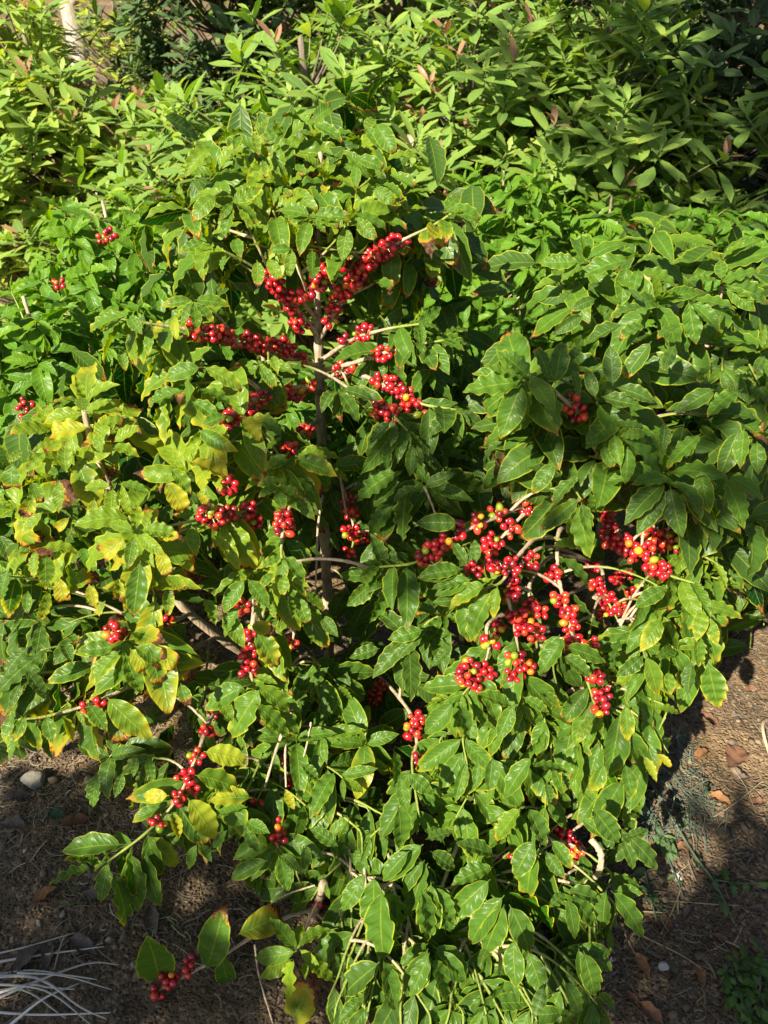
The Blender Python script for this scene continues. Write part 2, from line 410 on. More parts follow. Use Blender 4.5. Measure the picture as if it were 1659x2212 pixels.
# ------------------------------------------------------------------ keep-outs: where the fruit, bare stems and open soil have to stay in the open
KEEP = []      # (px, py, depth, radius px)
GROUND_POLY = []
SUNKEEP = []   # (point, radius): fruit and wood the sun reaches
def clear_of(P, slack=.01):
    q = proj(P); ok = np.ones(len(q), bool)
    for px, py, zc, r in KEEP:
        ok &= ~(((q[:, 0]-px)**2+(q[:, 1]-py)**2 < r*r) & (q[:, 2] < zc+slack))
    return ok
def in_poly(q, poly):
    x, y = q[:, 0], q[:, 1]; ins = np.zeros(len(q), bool); n = len(poly)
    for i in range(n):
        x1, y1 = poly[i]; x2, y2 = poly[(i+1) % n]
        c = ((y1 > y) != (y2 > y)) & (x < (x2-x1)*(y-y1)/((y2-y1) if y2 != y1 else 1e-9)+x1); ins ^= c
    return ins
def leaf_keep(a, ground=True):
    X = nrm(a['D']); k = np.ones(len(a['L']), bool)
    for f in (.3, .55, .8, 1.0):
        Q = a['P']+X*(a['L']*f)[:, None]; Q[:, 2] -= .012*f*(a['droop'] > .5)
        k &= clear_of(Q)
        for c, r in SUNKEEP:
            d = Q-c; tt = d@SUN; k &= ~((tt > .02) & (np.linalg.norm(d-tt[:, None]*SUN, axis=1) < r))
        k &= Q[:, 2] > .03
        if ground:
            q = proj(Q)
            for poly in GROUND_POLY: k &= ~in_poly(q, poly)
    return k

# the shoots of the front shrubs: (x, y, Y) of the growing tip as seen, plus what is special about it
exec_order = []
class Shrub:
    def __init__(s, name, base, label, cat='coffee shrub', group=None):
        s.root = empty(name, tuple(base)); tag(s.root, label, cat, group); s.base = np.array(base); s.inner = Leaves(); s.tips = []
        s.nb = 0; s.wood = []; s.spots = []
    def stem(s, pts, r0, r1, name='stem', **kw):
        p = smooth_path(pts, 9); g = Geo(); g.add(*tube_geo(p, r0, r1, 10, .10, knots=.22, **kw)); s.path = p
        return g.build(name, M_BARK, s.root)
    def branch(s, path, r0=.0034, r1=.0017, age1=1.0, leaves=None, fruit=(), name='branch', keep=True):
        n = len(path)
        V, F, c = tube_geo(path, r0, r1, 6, .04, knots=.3)
        c[:, 0] = np.clip(np.interp(np.arange(len(V))/len(V), [0, .55, .8, 1] if fruit else [0, .2, .5, 1], [0, 0, .7*age1, age1]), 0, 1)
        g = Geo(); g.add(V, F, c); b = g.build(name, M_BARK, s.root); s.nb += 1
        if leaves is not None:
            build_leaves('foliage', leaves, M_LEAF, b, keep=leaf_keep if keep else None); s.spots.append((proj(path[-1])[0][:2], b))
        for (cc, ax, k, ripe) in fruit: cherry_cluster(b, cc, ax, int(k*1.3+.5), ripe)
        return b
    def auto(s, px, py, Y, start, up=.35, **kw):
        """shoot from a point on the stem to a growing tip, arching"""
        tip = at(px, py, Y); hang = kw.get('hang', .45)
        dist = np.linalg.norm(tip-start)
        if kw.get('ros', 0) > .5: mid = start*.35+tip*.65 + np.array([0, .35*dist, -.18*dist])
        else: mid = start*.5+tip*.5 + UP*dist*up*.45 + np.array([0, .3*dist, 0])
        p = bez(start, mid, tip, 16)
        ends = kw.pop('ends', None)
        if ends is not None:                                            # direction the last bit of shoot takes
            e = nrm(np.array(ends, float)); p = np.vstack([p[:-3], smooth_path([p[-3], tip, tip+e*.05], 5)])
        lv = Leaves(); spray_leaves(lv, p, **kw); s.wood.append(p[4:12:2])
        return s.branch(p, leaves=lv)

# ================================================================== LAYOUT
# ------------------------------------------------------------------ stems
main_base = ground_at(712, 1475); main_base[2] = 0
main = Shrub('coffee_shrub', main_base, 'tall central coffee shrub with bare upright stem, red cherries and scorched yellow leaves at left')
S1 = [main_base-UP*.03, at(708, 1300, 1.76), at(702, 1180, 1.765), at(694, 960, 1.77), at(689, 800, 1.77), at(686, 640, 1.77), at(690, 480, 1.77), at(692, 330, 1.76)]
main.stem(S1, .0165, .0055)
S1p = main.path
def on_stem(path, z):
    i = np.argmin(np.abs(path[:, 2]-z)); return path[i]
S2 = [main_base+np.array([-.02, -.02, -.02]), at(600, 1480, 1.68), at(530, 1415, 1.60), at(410, 1325, 1.50), at(300, 1180, 1.48), at(210, 990, 1.50), at(180, 880, 1.52)]
main.stem(S2, .0165, .0055); S2p = main.path

rb = ground_at(1275, 1500); rb[2] = 0
right = Shrub('coffee_shrub', rb, 'broad right coffee shrub with large dark drooping leaves above a thick mass of cherries')
S3 = [rb-UP*.03, at(1278, 1380, 1.66), at(1290, 1180, 1.66), at(1320, 940, 1.66), at(1380, 720, 1.66), at(1400, 590, 1.64)]
right.stem(S3, .024, .006); S3p = right.path
S4 = [at(1300, 1100, 1.66), at(1420, 950, 1.72), at(1520, 760, 1.76), at(1560, 620, 1.76)]
right.stem(S4, .014, .005); S4p = right.path
rightlow_start = at(1285, 1420, 1.64)

low_base = ground_at(652, 2075); low_base[2] = 0
low = Shrub('coffee_sapling', low_base, 'low woody coffee sapling in front, with a bright green leaf rosette and two brown-blotched leaves', 'coffee sapling')
S5 = [low_base-UP*.02, at(668, 2010, .99), at(683, 1960, .97), at(700, 1905, .96)]
low.stem(S5, .0125, .0085); S5p = low.path

# ------------------------------------------------------------------ fruiting branches, traced where they grow
FB = []   # (shrub, [(x,y,Y)...], leaf kwargs or None, [(x,y,n,ripe)...], r0)
def fb(s, pts, cl, leaf=None, r0=.0055): FB.append((s, pts, leaf, cl, r0))
TOP = dict(tone=.62, yel=.30, burn=.22, L=.115, hang=.55)
fb(main, [(690, 790, 1.765), (600, 768, 1.64), (500, 738, 1.54), (418, 714, 1.46), (330, 700, 1.42), (262, 690, 1.40)],
   [(650, 775, 10, .9), (618, 752, 16, .95), (588, 748, 15, .95), (560, 742, 9, .9), (538, 735, 10, .95), (492, 728, 12, .95), (470, 722, 12, .95), (450, 722, 7, .95), (418, 716, 7, .9)],
   dict(tone=.5, yel=.35, burn=.3, L=.12, hang=.7, n=5))
fb(main, [(690, 735, 1.765), (728, 668, 1.70), (780, 600, 1.64), (830, 550, 1.60), (872, 518, 1.57), (930, 490, 1.54), (975, 462, 1.52)],
   [(722, 655, 15, .95), (742, 630, 10, .75), (758, 606, 9, .7), (772, 598, 14, .9), (792, 575, 13, .9), (752, 575, 9, .9), (812, 552, 13, .9), (832, 540, 8, .85), (848, 532, 7, .95), (868, 521, 4, .95), (716, 692, 6, .5)],
   dict(tone=.5, yel=.6, burn=.5, L=.085, hang=.5, n=5))
fb(main, [(690, 728, 1.765), (640, 665, 1.70), (600, 618, 1.66), (545, 575, 1.60), (480, 540, 1.56)],
   [(600, 622, 10, .95), (618, 640, 9, .9), (634, 662, 7, .55), (588, 600, 7, .95), (640, 690, 7, .95), (654, 705, 5, .95)], dict(n=5, **TOP))
fb(main, [(684, 690, 1.765), (655, 650, 1.68), (660, 625, 1.62), (640, 560, 1.55)], [(690, 610, 12, .8), (662, 635, 8, .95), (690, 590, 6, .95), (712, 612, 3, .95)], dict(n=4, **TOP))
fb(main, [(695, 778, 1.765), (760, 735, 1.66), (830, 712, 1.58), (905, 700, 1.52)], [(746, 735, 3, 1), (778, 724, 8, .95), (792, 716, 4, .9)], dict(tone=.3, yel=.15, burn=.2, L=.115, hang=.6, n=5))
fb(main, [(697, 800, 1.765), (760, 785, 1.66), (830, 762, 1.58), (900, 745, 1.54), (960, 735, 1.52)], [(824, 765, 9, 1), (845, 760, 3, 1)], dict(tone=.25, yel=.15, burn=.2, L=.115, hang=.6, n=5))
fb(main, [(697, 815, 1.765), (770, 808, 1.64), (850, 842, 1.52), (910, 872, 1.46), (985, 885, 1.42)],
   [(735, 800, 7, .4), (765, 803, 6, .4), (822, 825, 7, .9), (850, 830, 10, .95), (872, 848, 6, 1), (885, 874, 7, .8), (905, 888, 4, .9)], dict(tone=.12, yel=.03, burn=0, L=.13, hang=.6, n=5))
fb(main, [(697, 840, 1.765), (755, 850, 1.60), (830, 882, 1.46), (880, 930, 1.38)], [(818, 884, 12, .65), (842, 892, 8, .9), (800, 872, 4, .6)], dict(tone=.12, yel=.05, burn=.0, L=.13, hang=.8, n=5))
fb(main, [(692, 850, 1.765), (640, 836, 1.62), (560, 858, 1.47), (490, 905, 1.34), (440, 935, 1.28)],
   [(622, 846, 12, .9), (645, 852, 5, .9), (566, 860, 10, .95), (540, 880, 6, .7), (504, 902, 10, .9), (488, 914, 5, .9), (668, 832, 5, .7)], dict(tone=.7, yel=.45, burn=.15, L=.135, hang=.6, n=4))
fb(main, [(694, 905, 1.77), (662, 925, 1.66), (640, 950, 1.52), (605, 1010, 1.30)], [(662, 930, 9, 1), (625, 974, 9, .8)], dict(tone=.6, yel=.5, burn=.4, L=.14, hang=.6, n=5))
fb(main, [(697, 960, 1.765), (640, 1010, 1.55), (560, 1085, 1.36), (470, 1130, 1.24)],
   [(468, 1118, 12, .9), (492, 1108, 8, .9), (535, 1100, 10, .9), (545, 1128, 8, .8), (445, 1105, 6, .8), (497, 1046, 6, .95)], dict(tone=.6, yel=.5, burn=.4, L=.13, hang=.7, n=4))
fb(main, [(697, 960, 1.765), (660, 1040, 1.48), (620, 1110, 1.30), (608, 1180, 1.22), (612, 1230, 1.18)], [(614, 1115, 10, .95), (612, 1138, 12, .95)], dict(tone=.62, yel=.4, burn=.2, L=.115, hang=.8, n=6))
fb(main, [(700, 985, 1.765), (732, 1030, 1.62), (752, 1090, 1.55), (765, 1150, 1.52), (758, 1195, 1.50)], [(748, 1080, 6, .8), (758, 1105, 10, .8), (755, 1148, 12, .95), (780, 1160, 8, .9), (756, 1190, 3, .9)])
fb(main, [(410, 1325, 1.50), (380, 1340, 1.40), (350, 1345, 1.30), (290, 1380, 1.20), (255, 1390, 1.15)], [(356, 1345, 17, .8), (245, 1365, 10, .95), (262, 1378, 7, 1)], dict(tone=.6, yel=.6, burn=.5, L=.14, hang=.7, n=5))
fb(main, [(470, 1375, 1.55), (410, 1405, 1.35), (300, 1470, 1.20), (210, 1515, 1.12), (110, 1545, 1.08), (40, 1555, 1.06)], [(212, 1514, 4, .7), (185, 1530, 2, .9)], dict(tone=.35, yel=.4, burn=.25, L=.14, hang=1.1, n=7))
fb(main, [(600, 1480, 1.68), (560, 1330, 1.30), (542, 1380, 1.24), (540, 1440, 1.18), (548, 1480, 1.14), (560, 1530, 1.08)], [(524, 1308, 5, .95), (546, 1365, 6, .95), (536, 1410, 8, .9), (538, 1442, 14, .9)], dict(tone=.5, yel=.2, burn=.1, L=.135, hang=.9, n=6))
fb(main, [(690, 1440, 1.76), (660, 1400, 1.55), (632, 1388, 1.40)], [(630, 1390, 6, .5), (550, 1432, 3, .9)])
fb(main, [(660, 1480, 1.74), (520, 1490, 1.40), (460, 1545, 1.22), (425, 1632, 1.12), (385, 1722, 1.03), (320, 1795, .97), (232, 1862, .93)],
   [(466, 1530, 5, .95), (446, 1582, 6, .95), (426, 1630, 5, .95), (402, 1674, 8, .95), (418, 1702, 5, 1), (384, 1722, 6, .8), (342, 1776, 5, .9)], dict(tone=.36, yel=.28, burn=.15, L=.135, hang=.75, n=8))
fb(main, [(690, 1460, 1.76), (640, 1520, 1.40), (610, 1640, 1.20), (605, 1760, 1.08), (600, 1830, 1.0)], [(608, 1782, 6, .95), (602, 1810, 6, .95), (632, 1694, 3, .95), (612, 1640, 2, .95)], dict(tone=.42, yel=.1, burn=.1, L=.12, hang=.9, n=4))
fb(main, [(690, 1460, 1.76), (640, 1500, 1.42), (600, 1610, 1.22), (556, 1730, 1.08)], [(556, 1732, 2, .95)], dict(tone=.55, yel=.4, burn=.1, L=.13, hang=.7, n=6))
fb(main, [(715, 1440, 1.76), (800, 1450, 1.50), (880, 1530, 1.25), (900, 1600, 1.16), (890, 1650, 1.10), (905, 1760, 1.0)], [(892, 1578, 14, .9), (900, 1552, 7, .9), (905, 1640, 3, .95), (808, 1508, 7, 1), (818, 1484, 5, 1)], dict(tone=.3, yel=.12, burn=.08, L=.135, hang=.9, n=5))
fb(low, [(683, 1960, .97), (595, 1992, .92), (480, 2065, .86), (395, 2110, .83), (330, 2150, .81), (275, 2200, .79)], [(366, 2108, 15, .9), (344, 2142, 4, .7), (410, 2085, 5, .85)], dict(tone=.14, yel=.12, burn=.0, L=.115, hang=.45, n=4), .005)
fb(low, [(683, 1972, .97), (735, 2015, .93), (775, 2045, .90)], [(778, 2030, 8, .95), (765, 2060, 4, 1), (690, 1945, 3, 1)], None, .004)
fb(right, [(1290, 1180, 1.66), (1240, 1050, 1.50), (1150, 1084, 1.36), (1085, 1112, 1.30), (1000, 1150, 1.26), (905, 1212, 1.23), (820, 1225, 1.20)],
   [(1135, 1094, 9, .8), (1078, 1108, 8, .6), (1035, 1126, 7, .7), (990, 1146, 7, .8), (960, 1172, 7, .9), (936, 1188, 14, 1), (915, 1206, 8, .95)], dict(tone=.22, yel=.15, burn=.12, L=.125, hang=.6, n=5))
fb(right, [(1290, 1180, 1.66), (1190, 1060, 1.46), (1130, 1112, 1.32), (1070, 1178, 1.27), (1030, 1240, 1.22)], [(1102, 1140, 9, .7), (1068, 1168, 12, 1), (1058, 1186, 8, 1), (1026, 1228, 7, 1), (1062, 1218, 6, .95)])
fb(right, [(1290, 1200, 1.66), (1180, 1160, 1.38), (1120, 1200, 1.26), (1085, 1255, 1.20), (1050, 1270, 1.17)], [(1108, 1220, 14, .85), (1082, 1225, 8, .95), (1152, 1212, 5, .6)], dict(tone=.62, yel=.45, burn=.1, L=.14, hang=.7, n=3))
fb(right, [(1290, 1220, 1.66), (1180, 1180, 1.42), (1100, 1260, 1.27), (1110, 1340, 1.21), (1122, 1430, 1.15), (1130, 1520, 1.1)],
   [(1104, 1252, 6, .9), (1106, 1280, 7, .9), (1118, 1328, 9, .7), (1130, 1358, 7, .6), (1112, 1420, 8, .95), (1136, 1438, 11, .6), (1110, 1456, 9, .9)], dict(tone=.4, yel=.2, burn=.1, L=.13, hang=.8, n=6))
fb(right, [(1290, 1220, 1.66), (1200, 1200, 1.44), (1145, 1260, 1.30), (1152, 1330, 1.24), (1160, 1400, 1.19)], [(1146, 1306, 13, .55), (1166, 1322, 7, .9), (1156, 1368, 11, .5), (1148, 1345, 6, .6)])
fb(right, [(1290, 1260, 1.66), (1180, 1300, 1.40), (1062, 1340, 1.24), (1056, 1400, 1.18), (1040, 1450, 1.13), (1000, 1500, 1.09)], [(1074, 1354, 9, .6), (1060, 1386, 8, .7), (1016, 1440, 8, .85), (1050, 1452, 10, .9), (1000, 1466, 6, .9), (1032, 1478, 6, 1)], dict(tone=.4, yel=.2, burn=.08, L=.125, hang=.8, n=6))
fb(right, [(1290, 1180, 1.66), (1215, 1140, 1.46), (1205, 1230, 1.32), (1222, 1310, 1.25), (1240, 1385, 1.2), (1262, 1450, 1.15), (1290, 1540, 1.1)],
   [(1192, 1240, 10, .9), (1208, 1292, 10, .75), (1228, 1322, 10, .6), (1230, 1350, 7, .7), (1236, 1384, 7, .9), (1272, 1388, 4, .95), (1286, 1462, 5, .9), (1300, 1500, 8, .9), (1296, 1530, 5, .9)], dict(tone=.42, yel=.35, burn=.2, L=.12, hang=.7, n=4))
fb(right, [(1310, 1050, 1.66), (1320, 1090, 1.44), (1335, 1150, 1.34), (1380, 1185, 1.28), (1430, 1235, 1.24), (1500, 1260, 1.20)],
   [(1316, 1108, 10, .95), (1314, 1140, 12, .95), (1318, 1165, 10, .95), (1345, 1172, 12, .95), (1366, 1190, 14, .95), (1396, 1190, 10, .95), (1412, 1222, 10, 1), (1435, 1232, 6, 1)], dict(tone=.6, yel=.3, burn=.2, L=.11, hang=.5, n=6))
fb(right, [(1310, 1060, 1.66), (1360, 1090, 1.46), (1430, 1150, 1.36), (1500, 1190, 1.30), (1545, 1215, 1.28)], [(1402, 1150, 9, .7), (1440, 1158, 10, .5), (1425, 1175, 7, .9), (1460, 1175, 5, .6)], dict(tone=.7, yel=.3, burn=.1, L=.085, hang=.4, n=7))
fb(right, [(1290, 1240, 1.66), (1300, 1230, 1.50), (1310, 1290, 1.42), (1340, 1350, 1.36)], [(1288, 1262, 10, 1), (1312, 1290, 14, .9), (1340, 1312, 9, .85), (1302, 1322, 9, .95), (1330, 1250, 7, .95), (1368, 1280, 8, 1), (1350, 1240, 6, 1), (1280, 1225, 6, 1)])
fb(right, [(1320, 940, 1.66), (1280, 870, 1.44), (1248, 885, 1.34), (1180, 830, 1.26), (1140, 810, 1.22)], [(1250, 892, 9, .7), (1236, 872, 4, .3)], dict(tone=.45, yel=.3, burn=.15, L=.14, hang=.75, n=6))
fb(right, [(1285, 1420, 1.64), (1200, 1560, 1.30), (1210, 1760, 1.10), (1245, 1840, 1.04), (1300, 1930, 1.0)], [(1206, 1795, 6, .95), (1224, 1812, 7, .9), (1246, 1838, 8, .3), (1132, 1722, 3, .6), (1196, 2086, 5, .95)], dict(tone=.45, yel=.25, burn=.12, L=.12, hang=.8, n=5))
fb(right, [(1285, 1420, 1.64), (1100, 1600, 1.24), (960, 1900, .96), (915, 2100, .84), (905, 2200, .78)], [(910, 2166, 6, .7), (915, 2190, 3, .4), (966, 2160, 5, .6), (1090, 1850, 4, 1)], dict(tone=.4, yel=.1, burn=.08, L=.13, hang=.8, n=5))

for s, pts, leaf, cl, r0 in FB:
    P = smooth_path([at(*p) for p in pts], 8); q = proj(P)
    for (x, y, n, r) in cl:
        k = np.argmin((q[:, 0]-x)**2+(q[:, 1]-y)**2); KEEP.append((x, y, q[k, 2]-.02, 11+4.2*n**.5*1.5/q[k, 2]))
        if n >= 6: SUNKEEP.append((at(x, y, P[k, 1]), .013))
def keep_line(pts, r):
    P = smooth_path([at(*p) for p in pts], 12)
    for a in proj(P): KEEP.append((a[0], a[1], a[2], r))
SUNKEEP += [(p_, .035) for p_ in S2p if .25 < p_[2] < .60]
SUNKEEP += [(p_, .02) for p_ in S1p if 1.0 < p_[2] < 1.24]
keep_line([(686, 625, 1.77), (689, 800, 1.77)], 24)
keep_line([(692, 870, 1.77), (694, 950, 1.77)], 24)
keep_line([(704, 1185, 1.76), (708, 1290, 1.76)], 26)
keep_line([(412, 1330, 1.5), (525, 1415, 1.58)], 30)
keep_line([(668, 2010, .99), (700, 1905, .96)], 26)
keep_line([(640, 668, 1.7), (684, 724, 1.76)], 12); keep_line([(722, 680, 1.7), (694, 730, 1.76)], 10)
KEEP += [(615, 2010, 1.25, 62), (590, 1985, 1.25, 45), (650, 1975, 1.25, 40), (655, 2030, 1.25, 45), (570, 2030, 1.25, 45)]
GROUND_POLY += [[(-50, 1665), (165, 1665), (200, 1755), (330, 1770), (260, 1790), (120, 1810), (110, 1960), (270, 2010), (420, 1880), (520, 1880), (500, 1960), (370, 2030), (300, 2080), (180, 2110), (170, 2300), (-50, 2300)],
                [(1600, 1350), (1585, 1420), (1480, 1560), (1480, 1620), (1400, 1720), (1425, 1880), (1400, 1980), (1330, 2010), (1325, 2300), (1800, 2300), (1800, 1350)],
                [(480, 2090), (600, 2180), (720, 2090), (700, 2260), (480, 2260)]]

def fbuild(s, pts, leaf, cl, r0):
    W = [at(*p) for p in pts]; P = smooth_path(W, 8); q = proj(P); T = nrm(np.gradient(P, axis=0))
    fr = []
    for (x, y, n, r) in cl:
        k = np.argmin((q[:, 0]-x)**2+(q[:, 1]-y)**2)
        c = at(x, y, P[k, 1]-.004); fr.append((c, T[k], n, r))
    lv = None
    if leaf is not None:
        lv = Leaves(); spray_leaves(lv, P, **leaf)
    s.tips.append(pts[-1]); s.wood.append(P)
    s.branch(P, r0, .0022, leaves=lv, fruit=fr)
for f in FB: fbuild(*f)

# ------------------------------------------------------------------ leafy shoots: (x, y, Y[, overrides])
def shoots(s, path, lst, zoff, up=.35, **kw):
    for it in lst:
        s.tips.append(it[:3])
        if len(it) == 3 and random.random() < kw.get('skip', .36): continue
        x, y, Y = it[:3]; k = dict(kw); k.update(it[3] if len(it) > 3 else {}); k.pop('skip', 0)
        if k.pop('pend', 0) and random.random() < .8: k['ends'] = (random.gauss(0, .30), -.5, random.uniform(-1.1, -.4))
        Y += .06; tip = at(x, y, Y)
        if tip[2] < .15: Y *= (1.7-.15)/(1.7-tip[2]); tip = at(x, y, Y)
        wood = np.vstack([path]+s.wood); dv = wood-tip; ds = np.linalg.norm(dv, axis=1)
        want = .13+.10*random.random()
        cost = np.abs(ds-want) + rng.exponential(.05, len(ds)) + 1.2*np.maximum(0, -dv[:, 1]+.02) + .8*np.maximum(0, dv[:, 2]+.02)
        st = wood[np.argmin(cost)]
        s.auto(x, y, Y, st, up=k.pop('up', up), **k)
# crown of the central shrub
shoots(main, S1p, [(690, 305, 1.76, dict(n=6, up=0)), (610, 305, 1.72), (540, 322, 1.68), (780, 310, 1.72), (830, 345, 1.72), (465, 378, 1.62), (575, 345, 1.62), (750, 335, 1.62), (700, 385, 1.58),
    (505, 428, 1.56), (668, 468, 1.50, dict(tone=.7, burn=0)), (770, 455, 1.54), (862, 425, 1.62), (450, 515, 1.56), (560, 530, 1.50), (640, 520, 1.50), (420, 555, 1.60), (746, 488, 1.50, dict(L=.15, tone=.6, burn=0, n=3)),
    (890, 555, 1.64), (930, 530, 1.68), (505, 590, 1.60), (840, 480, 1.56), (620, 400, 1.56), (880, 480, 1.66), (540, 385, 1.60), (800, 385, 1.58), (590, 455, 1.52), (400, 450, 1.62)], .14,
    tone=.62, yel=.28, burn=.30, L=.122, hang=.6, n=6, rip=.13, ros=.7, skip=.1)
shoots(main, S1p, [(425, 655, 1.46, dict(tone=.65, burn=0)), (350, 760, 1.42), (480, 825, 1.30, dict(L=.15, n=3)), (395, 800, 1.32, dict(L=.15, n=3)), (560, 790, 1.45), (345, 850, 1.36), (520, 900, 1.26, dict(tone=.7)), (460, 960, 1.26), (580, 800, 1.42), (560, 960, 1.28)], .10,
    tone=.55, yel=.42, burn=.22, L=.125, hang=.6, n=5, ros=.5)
shoots(main, S1p, [(880, 700, 1.56), (960, 725, 1.60), (835, 750, 1.52), (740, 795, 1.50, dict(n=3, tone=.35)), (755, 838, 1.40, dict(tone=.06, yel=.02, L=.13)), (890, 925, 1.40), (985, 900, 1.46), (930, 800, 1.52), (1010, 835, 1.6), (930, 870, 1.5),
    (1000, 780, 1.62), (960, 980, 1.45)], .10, tone=.15, yel=.08, burn=.05, L=.12, hang=.7, n=5, ros=.6)
shoots(main, S1p, [(640, 985, 1.30), (580, 1048, 1.22), (690, 975, 1.34), (525, 1165, 1.20), (545, 1235, 1.16), (600, 1255, 1.18), (655, 1310, 1.24), (560, 1385, 1.16), (700, 1010, 1.36), (480, 1195, 1.22), (520, 1060, 1.3)], .06,
    tone=.58, yel=.38, burn=.22, L=.13, hang=.75, n=5)
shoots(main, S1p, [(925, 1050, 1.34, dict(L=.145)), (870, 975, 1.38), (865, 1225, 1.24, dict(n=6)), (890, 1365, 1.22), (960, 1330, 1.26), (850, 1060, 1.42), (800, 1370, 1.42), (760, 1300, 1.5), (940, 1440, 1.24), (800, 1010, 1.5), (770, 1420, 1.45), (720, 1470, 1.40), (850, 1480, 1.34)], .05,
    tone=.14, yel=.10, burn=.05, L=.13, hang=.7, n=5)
# leaning left stem of the central shrub: yellowing leaves with scorched tips
shoots(main, S2p, [(185, 865, 1.48, dict(tone=.75, n=6)), (110, 925, 1.46), (250, 915, 1.44), (60, 955, 1.44), (160, 985, 1.36), (250, 995, 1.34), (330, 980, 1.36), (210, 1040, 1.28), (90, 1050, 1.30), (15, 1005, 1.38), (400, 1020, 1.26),
    (440, 975, 1.30), (340, 1075, 1.24), (262, 1105, 1.22), (60, 1165, 1.20), (140, 1155, 1.18), (295, 1152, 1.08, dict(tone=.85, burn=.0, n=4, yel=.15, ends=(0, -.3, .9))), (300, 1190, 1.12), (205, 1215, 1.14), (370, 1195, 1.14), (425, 1145, 1.2), (105, 1270, 1.16), (330, 1270, 1.12),
    (240, 1270, 1.13), (15, 1245, 1.18), (395, 1260, 1.16), (200, 950, 1.42), (30, 1100, 1.3), (150, 1080, 1.24), (60, 1290, 1.14), (160, 1290, 1.13)], .02, up=.25,
    tone=.78, yel=.50, burn=.6, L=.135, hang=.75, n=5, wr=.40, ros=.75, skip=.6)
shoots(main, S2p[:30], [(268, 1385, 1.06, dict(tone=.5)), (85, 1405, 1.12, dict(tone=.08, yel=.05, burn=0)), (25, 1470, 1.08, dict(tone=.15, yel=.15)), (150, 1345, 1.2, dict(tone=.02, yel=0, burn=0)), (30, 1340, 1.2, dict(tone=.02, yel=0, burn=0)),
    (260, 1490, 1.10, dict(n=3, L=.17, burn=.05)), (350, 1430, 1.10), (385, 1470, 1.08), (330, 1395, 1.08), (130, 1530, 1.06, dict(hang=1.4)), (30, 1560, 1.05, dict(hang=1.4)), (200, 1440, 1.12, dict(tone=.2))], -.05, up=.2,
    tone=.42, yel=.55, burn=.45, L=.14, hang=.8, n=6, wr=.42, ros=.4)
# low front branches of the central shrub
shoots(main, S1p[:20], [(440, 1500, 1.20), (620, 1440, 1.26), (690, 1440, 1.20), (590, 1500, 1.10), (730, 1480, 1.18), (640, 1600, 1.06), (700, 1590, 1.08), (480, 1660, 1.02, dict(L=.16, yel=.45, n=3)), (530, 1720, 1.0, dict(yel=.3)), (350, 1750, 1.02),
    (420, 1760, 1.0), (320, 1690, 1.12), (700, 1770, 1.0, dict(n=3, tone=.5)), (650, 1650, 1.06), (540, 1820, .98, dict(tone=.25)), (610, 1850, .96), (740, 1680, 1.0), (790, 1560, 1.12, dict(yel=.5)), (800, 1640, 1.06, dict(yel=.5, n=3)), (330, 1640, 1.12, dict(tone=.1)), (270, 1600, 1.2, dict(tone=.1)),
    (740, 1560, 1.16), (480, 1800, 1.02), (660, 1740, 1.0), (590, 1620, 1.1)], -.02, up=.30, tone=.40, yel=.22, burn=.10, L=.125, hang=.9, n=6, skip=.12, ros=.1, pend=1)
shoots(main, S1p[:20], [(835, 1770, .98), (760, 1880, .93), (820, 1910, .90), (870, 1860, .93), (760, 2010, .86), (835, 2050, .84), (800, 2130, .80), (905, 1960, .88), (940, 1890, .92), (700, 1900, .97, dict(tone=.2)), (720, 1820, .98),
    (640, 1880, 1.0, dict(tone=.1)), (780, 1800, .96), (860, 2000, .87), (730, 2110, .82, dict(tone=.1, yel=.1)), (880, 2120, .80)], -.04, up=.36, tone=.30, yel=.08, burn=.05, L=.135, hang=1.0, n=6, skip=.12, ros=.1, pend=1)
shoots(main, S1p[:20], [(x_+random.gauss(0, 30), y_+random.gauss(0, 30), Y_+.03) for (x_, y_, Y_) in [(840, 1780, .98), (770, 1890, .93), (825, 1930, .90), (880, 1870, .93), (770, 2030, .86), (840, 2070, .84), (800, 2140, .80), (910, 1970, .88), (730, 1850, .97), (790, 1990, .88), (880, 2060, .84), (930, 2130, .80), (860, 2150, .80), (720, 1700, 1.02), (660, 1800, 1.0), (560, 1600, 1.1), (620, 1700, 1.05)]], -.04, up=.36, tone=.2, yel=.08, burn=.05, L=.14, hang=1.1, n=6, ros=0., pend=1, skip=0)
shoots(main, S1p[:20], [(735, 1970, .85), (750, 2090, .8), (725, 2180, .76), (795, 2185, .75), (865, 2190, .75), (930, 2200, .74), (820, 2110, .79)], -.04, up=.36, tone=.22, yel=.08, burn=.05, L=.14, hang=1., n=6, ros=0., pend=1, skip=0)
shoots(main, S1p, [(690, 1000, 1.50), (715, 1055, 1.50), (690, 1110, 1.46), (730, 1150, 1.5), (675, 1160, 1.42)], .05, tone=.12, yel=.06, burn=0, L=.12, hang=.8, n=3, skip=0)
# right-hand shrub
RT = dict(tone=.5, yel=.15, burn=.12, L=.14, hang=.5, n=6, rip=.11, ros=.85, skip=.5)
shoots(right, S3p, [(1265, 560, 1.56), (1345, 548, 1.62), (1405, 545, 1.60, dict(ends=(0, 0, 1))), (1345, 595, 1.48), (1235, 610, 1.50), (1215, 655, 1.46), (1300, 655, 1.42), (1420, 650, 1.38), (1255, 715, 1.38), (1190, 755, 1.34), (1350, 700, 1.36)], .10, **RT)
shoots(right, S4p, [(1480, 590, 1.56), (1560, 558, 1.66), (1625, 605, 1.58), (1500, 660, 1.42), (1590, 680, 1.46), (1655, 690, 1.5), (1540, 740, 1.42), (1640, 760, 1.42), (1480, 620, 1.52)], .10, **RT)
RD = dict(tone=.14, yel=.16, burn=.22, L=.14, hang=.7, n=6, rip=.09, wr=.42, ros=.45, skip=.5)
